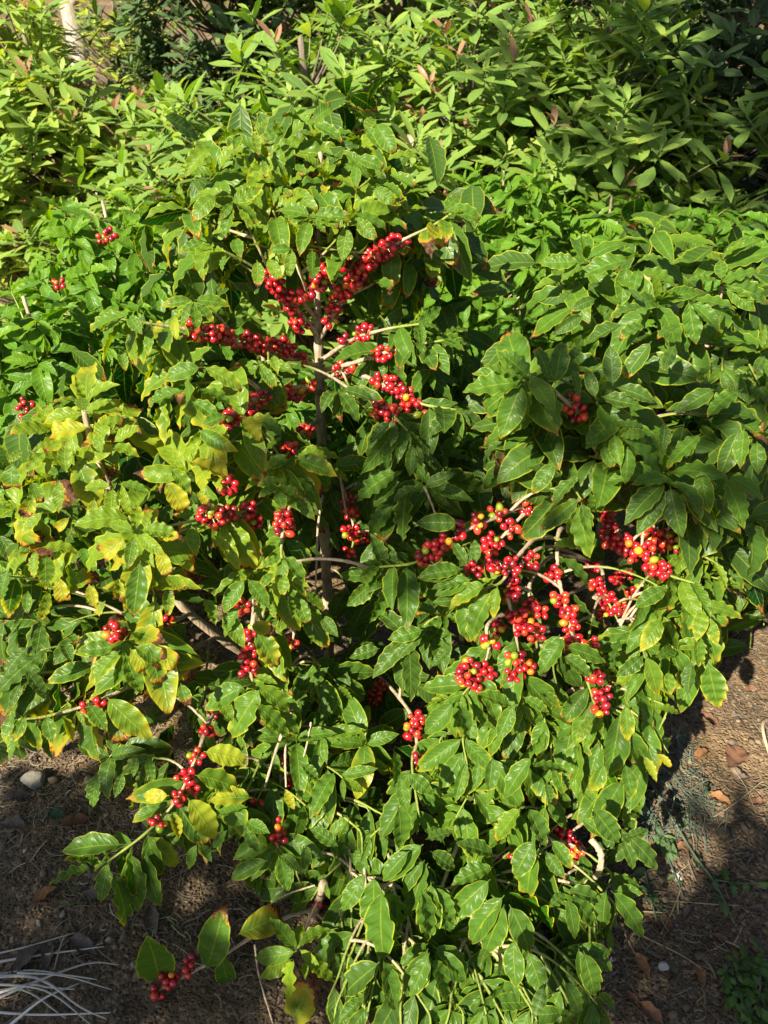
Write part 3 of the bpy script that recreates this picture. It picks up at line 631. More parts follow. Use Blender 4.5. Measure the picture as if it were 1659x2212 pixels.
shoots(right, S3p, [(1128, 822, 1.26, dict(tone=.5, yel=.3)), (1290, 830, 1.30), (1370, 780, 1.32), (1440, 770, 1.34), (1290, 870, 1.26, dict(tone=.4)), (1355, 915, 1.22, dict(tone=.5, burn=0)), (1420, 850, 1.28), (1240, 985, 1.24), (1180, 960, 1.26), (1120, 1000, 1.30),
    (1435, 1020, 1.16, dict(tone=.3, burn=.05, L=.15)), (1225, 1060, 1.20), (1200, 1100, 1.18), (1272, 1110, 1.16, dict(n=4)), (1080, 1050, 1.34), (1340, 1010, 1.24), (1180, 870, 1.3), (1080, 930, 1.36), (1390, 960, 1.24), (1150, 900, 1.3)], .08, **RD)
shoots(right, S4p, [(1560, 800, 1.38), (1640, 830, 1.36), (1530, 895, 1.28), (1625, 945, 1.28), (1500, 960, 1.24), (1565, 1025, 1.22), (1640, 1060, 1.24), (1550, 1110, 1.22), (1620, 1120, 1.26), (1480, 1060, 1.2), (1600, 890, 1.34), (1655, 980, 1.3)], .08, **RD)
shoots(right, S3p[:26], [(1065, 1250, 1.14, dict(tone=.75, n=3)), (1000, 1178, 1.2, dict(n=3, tone=.3)), (1250, 1185, 1.16, dict(n=3, tone=.3)), (970, 1250, 1.2, dict(tone=.08)), (1000, 1280, 1.18, dict(tone=.3)), (1420, 1265, 1.18), (1480, 1205, 1.24), (1535, 1185, 1.28, dict(L=.08, tone=.8)), (1505, 1320, 1.18),
    (1560, 1310, 1.22), (1535, 1395, 1.16), (1455, 1400, 1.14), (1530, 1450, 1.12), (1400, 1440, 1.12), (1330, 1390, 1.14), (1480, 1290, 1.18), (1430, 1330, 1.16), (1550, 1250, 1.24), (1500, 1250, 1.24)], .04, up=.25, tone=.5, yel=.32, burn=.2, L=.12, hang=.8, n=6, ros=.4)
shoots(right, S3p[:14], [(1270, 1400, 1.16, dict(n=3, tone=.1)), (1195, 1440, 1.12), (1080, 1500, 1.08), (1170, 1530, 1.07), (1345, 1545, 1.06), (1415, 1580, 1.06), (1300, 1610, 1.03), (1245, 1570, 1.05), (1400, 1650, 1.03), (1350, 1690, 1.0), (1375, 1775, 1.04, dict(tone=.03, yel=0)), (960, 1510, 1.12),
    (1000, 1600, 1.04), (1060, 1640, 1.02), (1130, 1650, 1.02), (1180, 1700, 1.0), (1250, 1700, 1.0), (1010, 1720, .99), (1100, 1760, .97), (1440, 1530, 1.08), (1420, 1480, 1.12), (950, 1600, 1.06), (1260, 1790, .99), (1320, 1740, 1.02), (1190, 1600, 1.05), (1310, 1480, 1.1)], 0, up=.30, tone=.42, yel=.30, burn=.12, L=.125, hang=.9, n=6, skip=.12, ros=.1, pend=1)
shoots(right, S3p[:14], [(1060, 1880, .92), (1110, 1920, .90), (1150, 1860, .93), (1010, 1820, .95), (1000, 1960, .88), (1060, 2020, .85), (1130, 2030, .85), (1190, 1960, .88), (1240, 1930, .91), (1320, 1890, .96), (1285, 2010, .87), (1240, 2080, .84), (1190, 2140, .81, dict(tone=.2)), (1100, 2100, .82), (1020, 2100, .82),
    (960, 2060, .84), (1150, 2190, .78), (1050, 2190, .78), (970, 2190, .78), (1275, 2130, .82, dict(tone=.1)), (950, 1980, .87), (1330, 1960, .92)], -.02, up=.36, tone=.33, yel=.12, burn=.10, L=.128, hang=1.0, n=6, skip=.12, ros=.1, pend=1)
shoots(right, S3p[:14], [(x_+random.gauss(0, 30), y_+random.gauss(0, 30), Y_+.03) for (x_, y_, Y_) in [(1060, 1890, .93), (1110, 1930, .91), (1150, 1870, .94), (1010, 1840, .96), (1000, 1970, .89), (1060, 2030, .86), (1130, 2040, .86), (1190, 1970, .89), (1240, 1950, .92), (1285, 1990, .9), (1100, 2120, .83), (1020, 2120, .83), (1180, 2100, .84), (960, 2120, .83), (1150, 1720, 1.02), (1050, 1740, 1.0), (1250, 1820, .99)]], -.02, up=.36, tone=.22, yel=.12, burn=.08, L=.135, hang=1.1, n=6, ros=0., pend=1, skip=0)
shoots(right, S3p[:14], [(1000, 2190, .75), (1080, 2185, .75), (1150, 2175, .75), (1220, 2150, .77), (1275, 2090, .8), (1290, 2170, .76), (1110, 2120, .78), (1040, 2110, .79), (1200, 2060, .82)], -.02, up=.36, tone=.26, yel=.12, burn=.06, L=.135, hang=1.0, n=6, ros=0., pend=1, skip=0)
# the sapling
s5 = smooth_path([on_stem(S5p, .1), at(640, 2040, .90), at(614, 2010, .87)], 6); low.branch(s5, .003, .002)
def single_leaves(s, lst):
    for (x0, y0, Y0, x1, y1, Y1, tone, yel, burn, wr) in lst:
        a, c = at(x0, y0, Y0), at(x1, y1, Y1); lv = Leaves()
        lv.add(P=a, D=c-a, N=nrm(CAM-a)*.7+UP*.3, L=np.linalg.norm(c-a), W=wr, droop=.15, fold=.25, rip=.12, curl=1.2 if burn > .1 else 0, side=.08, prm=(tone, yel, burn, .6))
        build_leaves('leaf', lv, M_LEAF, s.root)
single_leaves(low, [(510, 2020, .87, 650, 1965, .93, .3, .75, .42, .42), (625, 2215, .77, 690, 2100, .80, .3, .8, .42, .42), (445, 2095, .84, 492, 1965, .88, .45, .25, .22, .42), (345, 2120, .82, 332, 2030, .82, .45, .2, 0, .5), (480, 2062, .86, 490, 2150, .83, .5, .1, 0, .4)])

# ------------------------------------------------------------------ the front leaves one by one: base and tip of each as seen (frame: origin and scale of an enlargement)
FR = dict(c=(700, 300, 1.3825), l=(0, 1500, 1.8433), r=(1800, 1000, 1.3825), m=(1500, 1900, 1.106), k=(1500, 2900, 1.106), b=(900, 3300, 1.659), s=(0, 2900, 1.106), e=(1000, 1500, 1.8433), f=(0, 900, 1.106), g=(0, 1900, 1.106))
HERO = [
(main, 'c', .62, .22, .15, """370 300 205 370;480 255 400 290;690 260 555 205;720 240 850 165;730 265 885 360;545 290 445 360;400 300 430 430;540 370 540 560;180 380 20 530;1010 280 1130 410;1060 250 1180 430;1000 290 1060 220;950 440 1130 510;
960 480 950 610;1140 530 1300 610;1090 580 1210 670;1050 600 1180 690;280 680 450 610;290 680 205 770;285 700 245 870;310 690 410 800;200 640 60 780;710 750 540 720;720 750 940 770;705 765 585 800;700 780 660 970;720 770 790 850;730 760 880 820;
940 740 1140 830;950 760 1030 870;950 770 1080 880;130 890 0 960;420 990 440 1150;480 980 550 1120;720 930 720 1100;610 930 600 1090;610 930 480 950;300 870 330 980;250 960 230 1050;1430 720 1520 640;1440 720 1640 790;560 590 500 690;640 470 670 540;760 390 830 420;640 300 730 320;330 310 290 400"""),
(main, 'c', .55, .05, .0, "910 810 880 1000 .17"), (main, 'c', .5, .7, .45, "1400 790 1440 990;1290 850 1370 920;560 600 620 680;450 450 480 560;780 640 800 560;330 880 350 980;1150 900 1280 1000;1050 1100 1200 1170"),
(main, 'l', .78, .32, .08, """590 210 310 280;600 200 880 190;620 210 800 120;600 200 590 90;820 420 1030 320;740 500 700 340;720 470 760 210;800 440 1000 530;480 640 440 400;560 640 630 520;800 740 600 750;850 720 1090 780;810 750 800 980;870 760 870 910;430 690 420 930;420 650 160 740;
310 920 160 1100;985 1040 980 870;960 1060 785 1000;1010 1050 1300 1090;1000 1080 1190 1240;960 1100 920 1330;330 1220 330 1480;260 1200 250 1400;220 1180 50 1290;310 1170 560 1220;250 1150 170 1110;1380 1020 1400 1240;1540 1090 1640 1240;1230 610 1390 780;330 490 190 640;420 420 230 480;160 480 60 560"""),
(main, 'l', .66, .66, .34, """640 310 280 390;720 290 970 280;240 790 150 1010;500 960 360 1090;560 980 620 1070;1190 700 1370 970;1340 560 1640 700;900 1110 640 1300;960 1180 880 1390;480 1290 500 1590;640 1440 680 1620;350 1480 280 1720;760 1560 690 1700;1200 1480 1220 1680;1130 1180 1250 1420;
1200 1380 1330 1530;1300 1290 1400 1370;680 820 640 1030;850 1400 850 1640;1120 1100 1330 1110;420 1380 480 1660;1420 780 1520 910;230 700 300 920;90 560 100 850"""),
(main, 'l', .40, .35, .12, "1010 1270 970 1690;120 1390 20 1680;60 1330 10 1560;200 1490 190 1660"),
(main, 'f', .52, .35, .10, "870 590 705 650;880 590 1060 700;860 690 1010 780;790 690 625 760;830 740 960 820;840 300 990 340;835 310 860 440;850 320 920 400;830 310 785 400;550 360 380 450;560 370 610 450;540 370 440 520;650 430 650 540;520 520 540 610;470 830 590 830;400 740 520 770;980 800 870 850;860 860 1020 970;1220 890 1070 800"),
(main, 'f', .6, .8, .15, "1120 580 1200 700;1050 800 1130 920;900 930 990 1080;830 300 700 340;760 370 760 480;1180 540 1200 620;1240 970 1145 1040"),
(main, 'g', .55, .55, .06, "460 910 640 1105;110 990 60 1105;200 990 230 1110;270 990 310 1110;330 970 410 1040;380 940 460 1060;60 985 10 1100;940 920 1020 1010"),
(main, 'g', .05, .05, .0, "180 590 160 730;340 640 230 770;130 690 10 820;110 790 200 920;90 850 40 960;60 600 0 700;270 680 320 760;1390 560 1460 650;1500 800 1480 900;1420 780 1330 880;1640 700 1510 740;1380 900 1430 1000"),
(main, 'g', .62, .30, .04, "500 690 335 720;520 710 400 850;530 720 500 860;540 720 600 900;960 540 1070 690;1060 400 960 540;1070 400 1170 520;1100 820 1200 850;1130 870 1000 1090;1110 860 1250 980;1100 940 1260 1080;1060 860 880 950;880 480 930 600;1040 520 960 640"),
(main, 'g', .62, .70, .36, "560 700 680 830;580 690 750 810;600 700 830 780;640 690 710 890;780 850 820 970;1100 620 1210 780;1080 600 1220 640;300 640 350 700"),
(main, 'e', .08, .03, .0, "590 50 560 260;600 60 740 280;610 40 860 120;560 50 460 200;970 270 820 440;1000 310 960 450;1410 210 1220 360;1440 220 1420 470;1460 200 1640 340;1170 750 980 850;1100 720 1080 1150;1210 740 1440 650;1540 1390 1280 1500;1490 1330 1160 1400;700 560 880 680;950 480 940 610;1450 1000 1150 990"),
(main, 'e', .30, .15, .0, "1130 440 1090 660;1160 440 1190 600;1020 630 710 820;1030 670 840 880;1000 860 820 1100;930 1330 840 1070;880 1400 600 1380;860 1410 640 1590;960 1400 830 1720;1000 1330 950 1150"),
(main, 'e', .60, .38, .16, "280 540 590 650;230 660 440 870;180 690 0 730;160 740 10 820;170 740 330 820;150 760 200 930;240 540 80 620;205 1110 400 1350;205 1250 160 1480;210 1240 350 1430;210 1370 190 1540;190 1110 60 1180;180 1250 10 1330;440 620 510 800;280 770 390 1000;120 1360 30 1480;330 1480 500 1640;120 1570 150 1700;230 1530 260 1690;300 1530 380 1740;190 380 60 490;170 340 0 230"),
(right, 'r', .55, .20, .05, """910 20 640 130;900 50 840 280;960 70 930 210;960 90 1170 160;1200 220 990 270;1230 240 1260 480;1250 240 1490 290;1240 250 1400 410;1400 150 1620 70;1410 130 1400 20;1390 140 1230 130;1420 160 1650 250;1430 170 1590 300;1330 280 1530 400;350 680 10 730;360 670 120 590;380 670 190 520;330 690 220 990;
390 720 290 960;410 680 530 940;1010 960 860 970;870 980 1080 1180;830 960 850 1140;900 1030 890 1230;1530 930 1520 1150;1420 1200 1540 1470;1440 1190 1640 1310;1600 1000 1600 1180;1130 1200 920 1230;650 40 540 140;640 30 420 50;1100 20 950 30"""),
(right, 'r', .24, .28, .14, "980 280 800 340;990 380 850 460;1190 370 1050 450;1030 460 870 690;1160 480 1080 620;730 770 680 600;510 690 540 450;480 680 400 460;1000 940 820 920;760 1030 830 1160;1300 960 1100 1150;1500 730 1330 870;1300 1150 1330 1390;640 1310 430 1490;510 1110 390 1300;620 1200 490 1350;1540 560 1480 620;1640 540 1580 640;1480 650 1600 660;1360 590 1260 680;730 230 580 290;690 940 720 1050"),
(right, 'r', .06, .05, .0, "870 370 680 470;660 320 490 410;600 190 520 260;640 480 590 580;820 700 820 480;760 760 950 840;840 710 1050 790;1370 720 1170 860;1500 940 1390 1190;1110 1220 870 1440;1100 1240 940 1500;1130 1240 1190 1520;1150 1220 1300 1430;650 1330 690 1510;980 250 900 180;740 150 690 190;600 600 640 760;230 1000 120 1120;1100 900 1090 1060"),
(right, 'm', .62, .38, .05, "440 420 280 510;470 450 370 670;490 430 470 570;830 60 680 190;840 80 900 310;1380 530 1350 670;1200 570 1100 710;1130 730 1180 910;550 950 400 890;600 910 710 980;690 880 760 960;1370 510 1550 570;1400 560 1440 690;1350 640 1360 780;1400 760 1430 960;1230 800 1230 900;1180 960 1280 990;1040 940 1060 1100;900 1000 830 1100"),
(right, 'm', .28, .12, .02, "760 310 890 440;360 340 290 240;400 330 390 230;330 360 145 390;1220 440 1075 520;320 940 350 1090;300 930 190 1080;560 940 490 1100;780 690 960 760;770 730 890 830;1030 640 990 800;1120 730 1010 830;380 400 220 470;360 490 210 500;290 700 200 780;170 620 20 670;170 640 60 750;240 550 100 520;1330 760 1310 900;760 640 680 780;780 650 690 820"),
(right, 'k', .30, .16, .05, """640 60 525 240;620 280 700 450;650 420 560 580;470 540 290 610;460 590 275 730;520 660 370 870;520 700 430 910;540 650 720 820;540 700 650 900;790 640 930 690;780 650 710 710;800 660 910 800;790 670 830 850;980 640 1130 830;1000 640 1120 650;840 880 980 910;840 890 870 1060;860 900 910 1100;870 890 980 1000;
460 1130 640 1120;700 170 720 260;640 100 800 130;900 280 1010 440;850 330 960 410;700 470 780 590;410 80 390 200;470 60 450 210;620 900 700 1090;560 850 560 1060;960 640 950 800"""),
(right, 'k', .5, .6, .12, "590 280 480 440;655 450 620 680;950 90 890 210;1040 90 1070 240;1120 60 1180 170;1180 50 1250 110;860 20 900 60;720 420 820 550"),
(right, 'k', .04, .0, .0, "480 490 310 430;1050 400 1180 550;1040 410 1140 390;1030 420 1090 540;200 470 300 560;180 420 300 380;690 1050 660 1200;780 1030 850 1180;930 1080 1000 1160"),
(main, 'k', .38, .12, .02, "0 640 40 900;210 620 300 790;100 130 205 230;70 150 100 300;60 270 80 450;150 560 90 640;190 890 100 1100;210 900 350 1040;40 30 50 190;170 440 10 590;190 520 120 720;160 640 200 850;0 950 40 1150"),
(main, 'b', .28, .08, .0, "880 180 740 440;930 200 930 600;980 290 980 740 .16;1260 100 1110 300;1300 230 1120 460;1300 240 1310 600;1310 240 1450 560;965 740 790 690;970 760 740 990;990 750 1060 1080;1285 690 1120 860;1290 700 1180 1000;1310 660 1530 890;1300 740 1420 1000;1280 640 1090 790;830 20 800 130;320 70 460 150;310 70 380 290;240 100 10 230;860 990 700 1150;1050 350 1060 540;490 0 480 170;1160 40 990 240"),
(low, 'b', .78, .05, .0, "430 690 260 470;425 690 470 510;430 690 160 760;400 740 180 840;410 750 370 1000;440 660 640 530;450 680 580 770;470 720 680 880;480 760 490 870;420 680 310 600;600 200 620 120;620 250 640 350"),
(main, 's', .30, .22, .02, "535 440 265 480;435 530 275 505;400 545 205 625;470 520 430 690;480 570 540 800;530 490 560 650;565 470 620 730;630 470 700 710"),
(main, 's', .5, .7, .10, "610 410 780 540;880 40 1080 80;840 140 1050 210;810 240 940 420;690 280 570 340;740 300 770 420;730 230 620 230;1090 240 900 250;1230 210 1280 290"),
(main, 's', .36, .12, .0, "1070 280 920 330;1060 340 1160 400;1060 350 1110 480;980 380 920 460;1140 510 1000 590;1210 490 1250 640;1220 480 1300 560;850 440 820 550;870 440 910 520;530 130 500 240;590 60 580 150;420 130 400 280;640 60 660 160;1460 450 1340 370;1300 90 1380 160"),
]
TIPS = np.array([(x, y, Y) for s_ in (main, right, low) for (x, y, Y) in s_.tips])
def front_Y(x, y):
    d = np.hypot(TIPS[:, 0]-x, TIPS[:, 1]-y); k = np.argsort(d)[:4]; w_ = 1/(d[k]+12)
    return float((TIPS[k, 2]*w_).sum()/w_.sum())
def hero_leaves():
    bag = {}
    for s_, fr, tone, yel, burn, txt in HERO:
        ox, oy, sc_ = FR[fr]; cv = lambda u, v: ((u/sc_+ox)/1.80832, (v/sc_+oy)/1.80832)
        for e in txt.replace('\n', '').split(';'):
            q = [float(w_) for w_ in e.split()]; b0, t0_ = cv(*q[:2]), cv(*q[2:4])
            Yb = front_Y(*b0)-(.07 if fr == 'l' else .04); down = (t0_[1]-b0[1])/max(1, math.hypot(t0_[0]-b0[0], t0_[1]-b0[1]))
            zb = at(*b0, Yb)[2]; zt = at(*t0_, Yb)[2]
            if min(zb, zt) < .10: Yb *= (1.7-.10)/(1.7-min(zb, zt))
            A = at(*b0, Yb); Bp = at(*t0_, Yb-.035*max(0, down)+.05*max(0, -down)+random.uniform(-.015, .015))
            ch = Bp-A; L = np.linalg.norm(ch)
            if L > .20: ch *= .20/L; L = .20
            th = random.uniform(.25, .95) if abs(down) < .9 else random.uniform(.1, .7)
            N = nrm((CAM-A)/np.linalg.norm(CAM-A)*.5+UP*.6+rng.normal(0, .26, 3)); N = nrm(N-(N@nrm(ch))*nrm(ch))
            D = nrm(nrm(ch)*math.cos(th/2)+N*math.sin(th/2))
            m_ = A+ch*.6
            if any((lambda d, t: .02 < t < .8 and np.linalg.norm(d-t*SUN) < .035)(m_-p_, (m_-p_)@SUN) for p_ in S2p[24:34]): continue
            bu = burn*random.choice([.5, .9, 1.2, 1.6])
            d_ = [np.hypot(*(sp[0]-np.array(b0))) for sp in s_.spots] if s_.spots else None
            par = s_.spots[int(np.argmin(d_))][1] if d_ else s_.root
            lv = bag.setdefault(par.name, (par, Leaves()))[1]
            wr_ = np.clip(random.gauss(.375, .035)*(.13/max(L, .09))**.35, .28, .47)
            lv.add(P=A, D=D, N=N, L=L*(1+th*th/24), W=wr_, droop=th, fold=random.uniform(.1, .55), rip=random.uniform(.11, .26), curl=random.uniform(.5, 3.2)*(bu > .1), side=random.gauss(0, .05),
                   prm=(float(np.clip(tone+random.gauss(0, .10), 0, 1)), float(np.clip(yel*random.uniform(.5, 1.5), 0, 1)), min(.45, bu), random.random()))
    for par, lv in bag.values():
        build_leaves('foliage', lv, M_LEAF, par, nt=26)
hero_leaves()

# ------------------------------------------------------------------ inner, older leaves that fill the shrubs behind the outer shoots, their tone darkened to paint in shaded hollows
def inner(s, tips, n, dY, tone, region):
    tp = np.array([t[:3] for t in tips]); lv = Leaves(); k = 0
    while k < n:
        t = tp[rng.integers(len(tp))]; x, y = t[0]+rng.normal(0, 60), t[1]+rng.normal(0, 60)
        if not region(x, y): continue
        Y = t[2]+rng.uniform(*dY); P = at(x, y, Y)
        if P[2] < .05: k += 1; continue
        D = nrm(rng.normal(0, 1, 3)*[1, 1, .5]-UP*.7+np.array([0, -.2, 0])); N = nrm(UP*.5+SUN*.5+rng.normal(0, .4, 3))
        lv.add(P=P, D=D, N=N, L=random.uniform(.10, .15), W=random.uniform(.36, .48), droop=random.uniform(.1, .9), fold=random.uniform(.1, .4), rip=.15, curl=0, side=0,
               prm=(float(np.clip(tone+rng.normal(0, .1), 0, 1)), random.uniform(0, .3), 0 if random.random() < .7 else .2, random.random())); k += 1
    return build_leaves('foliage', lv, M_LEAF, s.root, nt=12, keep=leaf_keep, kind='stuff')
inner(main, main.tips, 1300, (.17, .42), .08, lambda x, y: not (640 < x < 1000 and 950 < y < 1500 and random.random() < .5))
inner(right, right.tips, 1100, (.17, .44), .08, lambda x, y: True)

# ------------------------------------------------------------------ bare twigs
def twig(s, pts, r0, r1, name='twig', age=0.):
    p = smooth_path([at(*q) for q in pts], 8); g = Geo(); g.add(*tube_geo(p, r0, r1, 7, .08, age, age, knots=.3)); return g.build(name, M_BARK, s.root)
twig(main, [(640, 1212, 1.16), (690, 1207, 1.17), (760, 1215, 1.2), (830, 1240, 1.25), (900, 1272, 1.35)], .0022, .0042)
twig(main, [(735, 1030, 1.5), (742, 1075, 1.48), (748, 1110, 1.46)], .003, .002)
twig(main, [(696, 1070, 1.45), (686, 1150, 1.40), (682, 1260, 1.34), (672, 1390, 1.28)], .0028, .0018)
twig(main, [(632, 1530, 1.12), (600, 1610, 1.1), (572, 1700, 1.06)], .0036, .0022); twig(main, [(620, 1560, 1.14), (616, 1640, 1.1), (618, 1700, 1.06)], .003, .002)
twig(main, [(672, 1560, 1.14), (660, 1620, 1.1), (640, 1680, 1.06)], .0022, .0015)
twig(main, [(916, 1050, 1.38), (935, 1095, 1.36), (948, 1138, 1.35)], .0025, .002)
twig(main, [(465, 1378, 1.53), (435, 1395, 1.45), (405, 1408, 1.38)], .006, .0045)
twig(right, [(1276, 1812, 1.0), (1296, 1838, .98), (1298, 1868, .97), (1288, 1892, .97), (1266, 1908, .98)], .0072, .0055, 'dead_branch')
twig(right, [(1180, 1898, .97), (1210, 1902, .96), (1240, 1908, .96)], .0035, .0028)
twig(right, [(1005, 1310, 1.4), (1002, 1345, 1.4), (998, 1380, 1.42)], .008, .008)
twig(low, [(550, 2040, .87), (560, 2110, .83), (590, 2212, .76)], .0022, .0016); twig(low, [(576, 1958, .94), (620, 1932, .95), (680, 1912, .96)], .0014, .002)

# ------------------------------------------------------------------ shrubs and trees of the rows behind
def bezp(a, c, up): return bez(a, a*.5+c*.5+UP*up, c, 10)
def back_shrub(base, h, r, n, label, L=.12, tone=.62, yel=.06, fruit=(), nt=12, group='coffee shrubs in the row behind', lean=(0, 0), wr=.38):
    base = np.array(base); base[2] = float(gz(base[0], base[1]))
    root = empty('coffee_shrub', tuple(base)); tag(root, label, 'coffee shrub', group)
    top = base+UP*h+np.array([lean[0], lean[1], 0])
    st = smooth_path([base-UP*.03, base*.5+top*.5+np.array([.02, .02, 0]), top], 9); g = Geo(); g.add(*tube_geo(st, .022, .005, 8, .1, knots=.2))
    g.build('stem', M_BARK, root)
    gb = Geo(); lv = Leaves()
    for i in range(n):
        f = 1-(i+.5)/n; z = .08+.92*(f**.8); prof = r*min(1, (1.06-z)*2.4)**.55*(.80 if z < .2 else 1)
        th = i*2.399+random.uniform(-.3, .3)
        if math.sin(th) > .45 and random.random() < .75: th = -th                      # more of them on the side that shows
        rad = prof*random.uniform(.72, 1.05)
        tip = base*(1-z)+top*z; tip = tip+np.array([math.cos(th)*rad, math.sin(th)*rad, 0])
        zz = np.clip(z-.16, .03, 1); s0 = base*(1-zz)+top*zz
        p = bezp(s0, tip, .06); gb.add(*tube_geo(p, .004, .002, 5, 0, 0, 1))
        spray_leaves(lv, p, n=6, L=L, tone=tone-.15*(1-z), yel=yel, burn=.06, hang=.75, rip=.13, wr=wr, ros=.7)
    gb.build('branches', M_BARK, root)
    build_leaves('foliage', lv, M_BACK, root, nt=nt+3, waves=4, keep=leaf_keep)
    for (x, y, Y, k) in fruit: cherry_cluster(root, at(x, y, Y), np.array([.5, -.3, .4]), k, .85)
    return root
def gp(px, Y): return np.array([(at(px, 1106, Y))[0], Y, 0.0])
def at_x(px, py, Y): p = at(px, py, Y); return np.array([p[0], p[1], 0.0])
for f in [(230, 510, 2.22), (130, 610, 2.1), (60, 885, 1.72), (55, 870, 1.72)]:
    a = proj(at(*f))[0]; KEEP.append((a[0], a[1], a[2]-.02, 26))
back_shrub(at_x(215, 400, 2.62), 1.27, .40, 90, 'bright green coffee shrub behind the left side, with a few red cherries', fruit=[(236, 508, 2.22, 8), (218, 520, 2.22, 4), (130, 612, 2.15, 6)])
back_shrub(at_x(40, 600, 2.12), 1.10, .36, 80, 'bright green coffee shrub cut by the left edge of the photo, with yellow green cherries', fruit=[(58, 872, 1.74, 5), (48, 890, 1.74, 4)], L=.125, tone=.55)
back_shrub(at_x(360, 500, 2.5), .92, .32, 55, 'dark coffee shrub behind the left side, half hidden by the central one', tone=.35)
back_shrub(at_x(1085, 400, 3.35), 1.22, .38, 110, 'dense small leaved coffee shrub behind the middle, under the avocado leaves', L=.115, tone=.62, nt=9)
back_shrub(at_x(950, 520, 3.15), .66, .34, 60, 'coffee shrub half hidden behind the crown of the central one', L=.11, tone=.4, nt=9)
back_shrub(at_x(1310, 500, 3.6), 1.10, .42, 90, 'low coffee shrub behind the top of the right shrub', L=.115, nt=9)
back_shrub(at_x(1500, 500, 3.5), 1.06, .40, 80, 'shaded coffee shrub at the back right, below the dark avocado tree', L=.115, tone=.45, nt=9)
back_shrub(at_x(1690, 540, 2.5), 1.22, .36, 70, 'coffee shrub cut by the right edge of the photo, beside the broad one', L=.125, tone=.5)
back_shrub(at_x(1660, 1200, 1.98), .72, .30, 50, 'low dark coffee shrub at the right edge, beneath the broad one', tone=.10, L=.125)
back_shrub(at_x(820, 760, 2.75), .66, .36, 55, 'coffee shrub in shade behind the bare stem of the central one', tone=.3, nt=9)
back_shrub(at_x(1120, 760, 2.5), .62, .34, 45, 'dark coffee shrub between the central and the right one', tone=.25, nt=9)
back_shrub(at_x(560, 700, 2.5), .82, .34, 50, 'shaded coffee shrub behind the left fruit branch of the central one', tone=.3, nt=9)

KEEP += [(x_, y_, 9.5, 30) for x_, y_ in [(148, 0), (152, 25), (160, 60), (167, 95), (172, 130), (178, 165), (182, 195)]]
def avocado(base, h, rx, rz, n, label, L=.185, tone=.55, red=.14, yel=.16, density=9, trunk=.06, zc=None, nt=7, cat='avocado tree', mat=None, name='avocado_tree', wr=.29):
    base = np.array(base, float); base[2] = float(gz(base[0], base[1]))
    root = empty(name, tuple(base)); tag(root, label, cat)
    top = base+UP*h*.85; st = smooth_path([base-UP*.05, base+UP*h*.4+np.array([.05, .03, 0]), top], 8)
    g = Geo(); g.add(*tube_geo(st, trunk, trunk*.25, 9, .06)); g.build('trunk', M_TREEBARK, root)
    n = int(n*1.35)
    c = base+UP*(zc if zc is not None else h*.55); gb = Geo(); lv = Leaves(); redlv = Leaves()
    for i in range(n):
        while True:
            v = rng.normal(0, 1, 3); v = nrm(v)
            if v[1] < .35 or random.random() < .25: break
        k = random.uniform(.55, 1.05) * (1+.16*math.sin(v[0]*5+i % 3)+.12*math.sin(v[2]*7))
        tip = c+v*np.array([rx, rx*.9, rz])*k
        if tip[2] < base[2]+.12: continue
        s0 = on_stem(st, np.clip(tip[2]-.35, base[2]+.1, top[2])); 
        p = bez(s0, s0*.4+tip*.6-UP*.05, tip, 9); gb.add(*tube_geo(p, .007, .003, 5, 0, 0, 1))
        a = nrm(p[-1]-p[-2]); a = nrm(a+UP*.9)
        s1 = nrm(np.cross(a, [.2, .4, .85])); s2 = np.cross(a, s1)
        isred = random.random() < red; m = density+random.randint(-2, 3)
        for j in range(m):
            th = j*2.4+random.uniform(-.3, .3); f = j/m; d = s1*math.cos(th)+s2*math.sin(th)
            D = nrm(d+a*(1.25-f*1.1)+rng.normal(0, .12, 3)-UP*.12); N = nrm(a*.7+UP*.45+SUN*.35+rng.normal(0, .22, 3))
            young = f < .3
            tgt = redlv if (isred and young) else lv
            tgt.add(P=p[-1]-a*.10*f, D=D, N=N, L=L*random.uniform(.75, 1.15)*(.55 if young else 1), W=wr*random.uniform(.85, 1.15), droop=random.uniform(.0, .55), fold=random.uniform(.05, .35), rip=.04, curl=0, side=random.gauss(0, .05),
                    prm=(float(np.clip(tone+random.gauss(0, .2)+.15*young, 0, 1)), yel*random.uniform(.0, 1.8), .08*(random.random() < .3), random.random()))
    gb.build('limbs', M_TREEBARK, root)
    build_leaves('foliage', lv, mat or M_AVO, root, nt=nt, us=(-1, 0, 1), waves=2, tip=.62, keep=lambda a: (a['P'][:, 2] > base[2]+.05) & clear_of(a['P']))
    if len(redlv): build_leaves('young_leaves', redlv, M_RED, root, nt=nt, us=(-1, 0, 1), waves=2, tip=.75)
    return root
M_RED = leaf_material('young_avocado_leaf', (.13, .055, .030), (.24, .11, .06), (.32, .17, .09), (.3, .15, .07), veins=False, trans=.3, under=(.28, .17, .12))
M_DARKAVO = leaf_material('dark_tree_leaf', (.014, .045, .010), (.040, .095, .016), (.10, .18, .03), (.08, .12, .04), veins=False, rough=.45, trans=.15, gloss=.1, under=(.10, .14, .08))  # dark foliage; on the right-edge avocado it stands in for shade
avocado(at_x(660, 300, 4.35), 2.0, .85, .85, 230, 'leafy avocado tree behind the crown of the central coffee shrub', zc=.95)
avocado(at_x(1010, 250, 4.55), 2.3, .85, 1.0, 260, 'tall avocado tree with reddish young shoots right of the picture middle', red=.22, zc=1.05)
avocado(at_x(1290, 250, 4.40), 2.1, .72, .95, 230, 'sunlit avocado tree next to the dark gap on the right', red=.12, zc=1.0, tone=.55)
avocado(at_x(90, 250, 5.2), 2.0, .95, .85, 300, 'pale green avocado tree on the left, before the pale trunk', tone=.75, yel=.28, zc=.95)
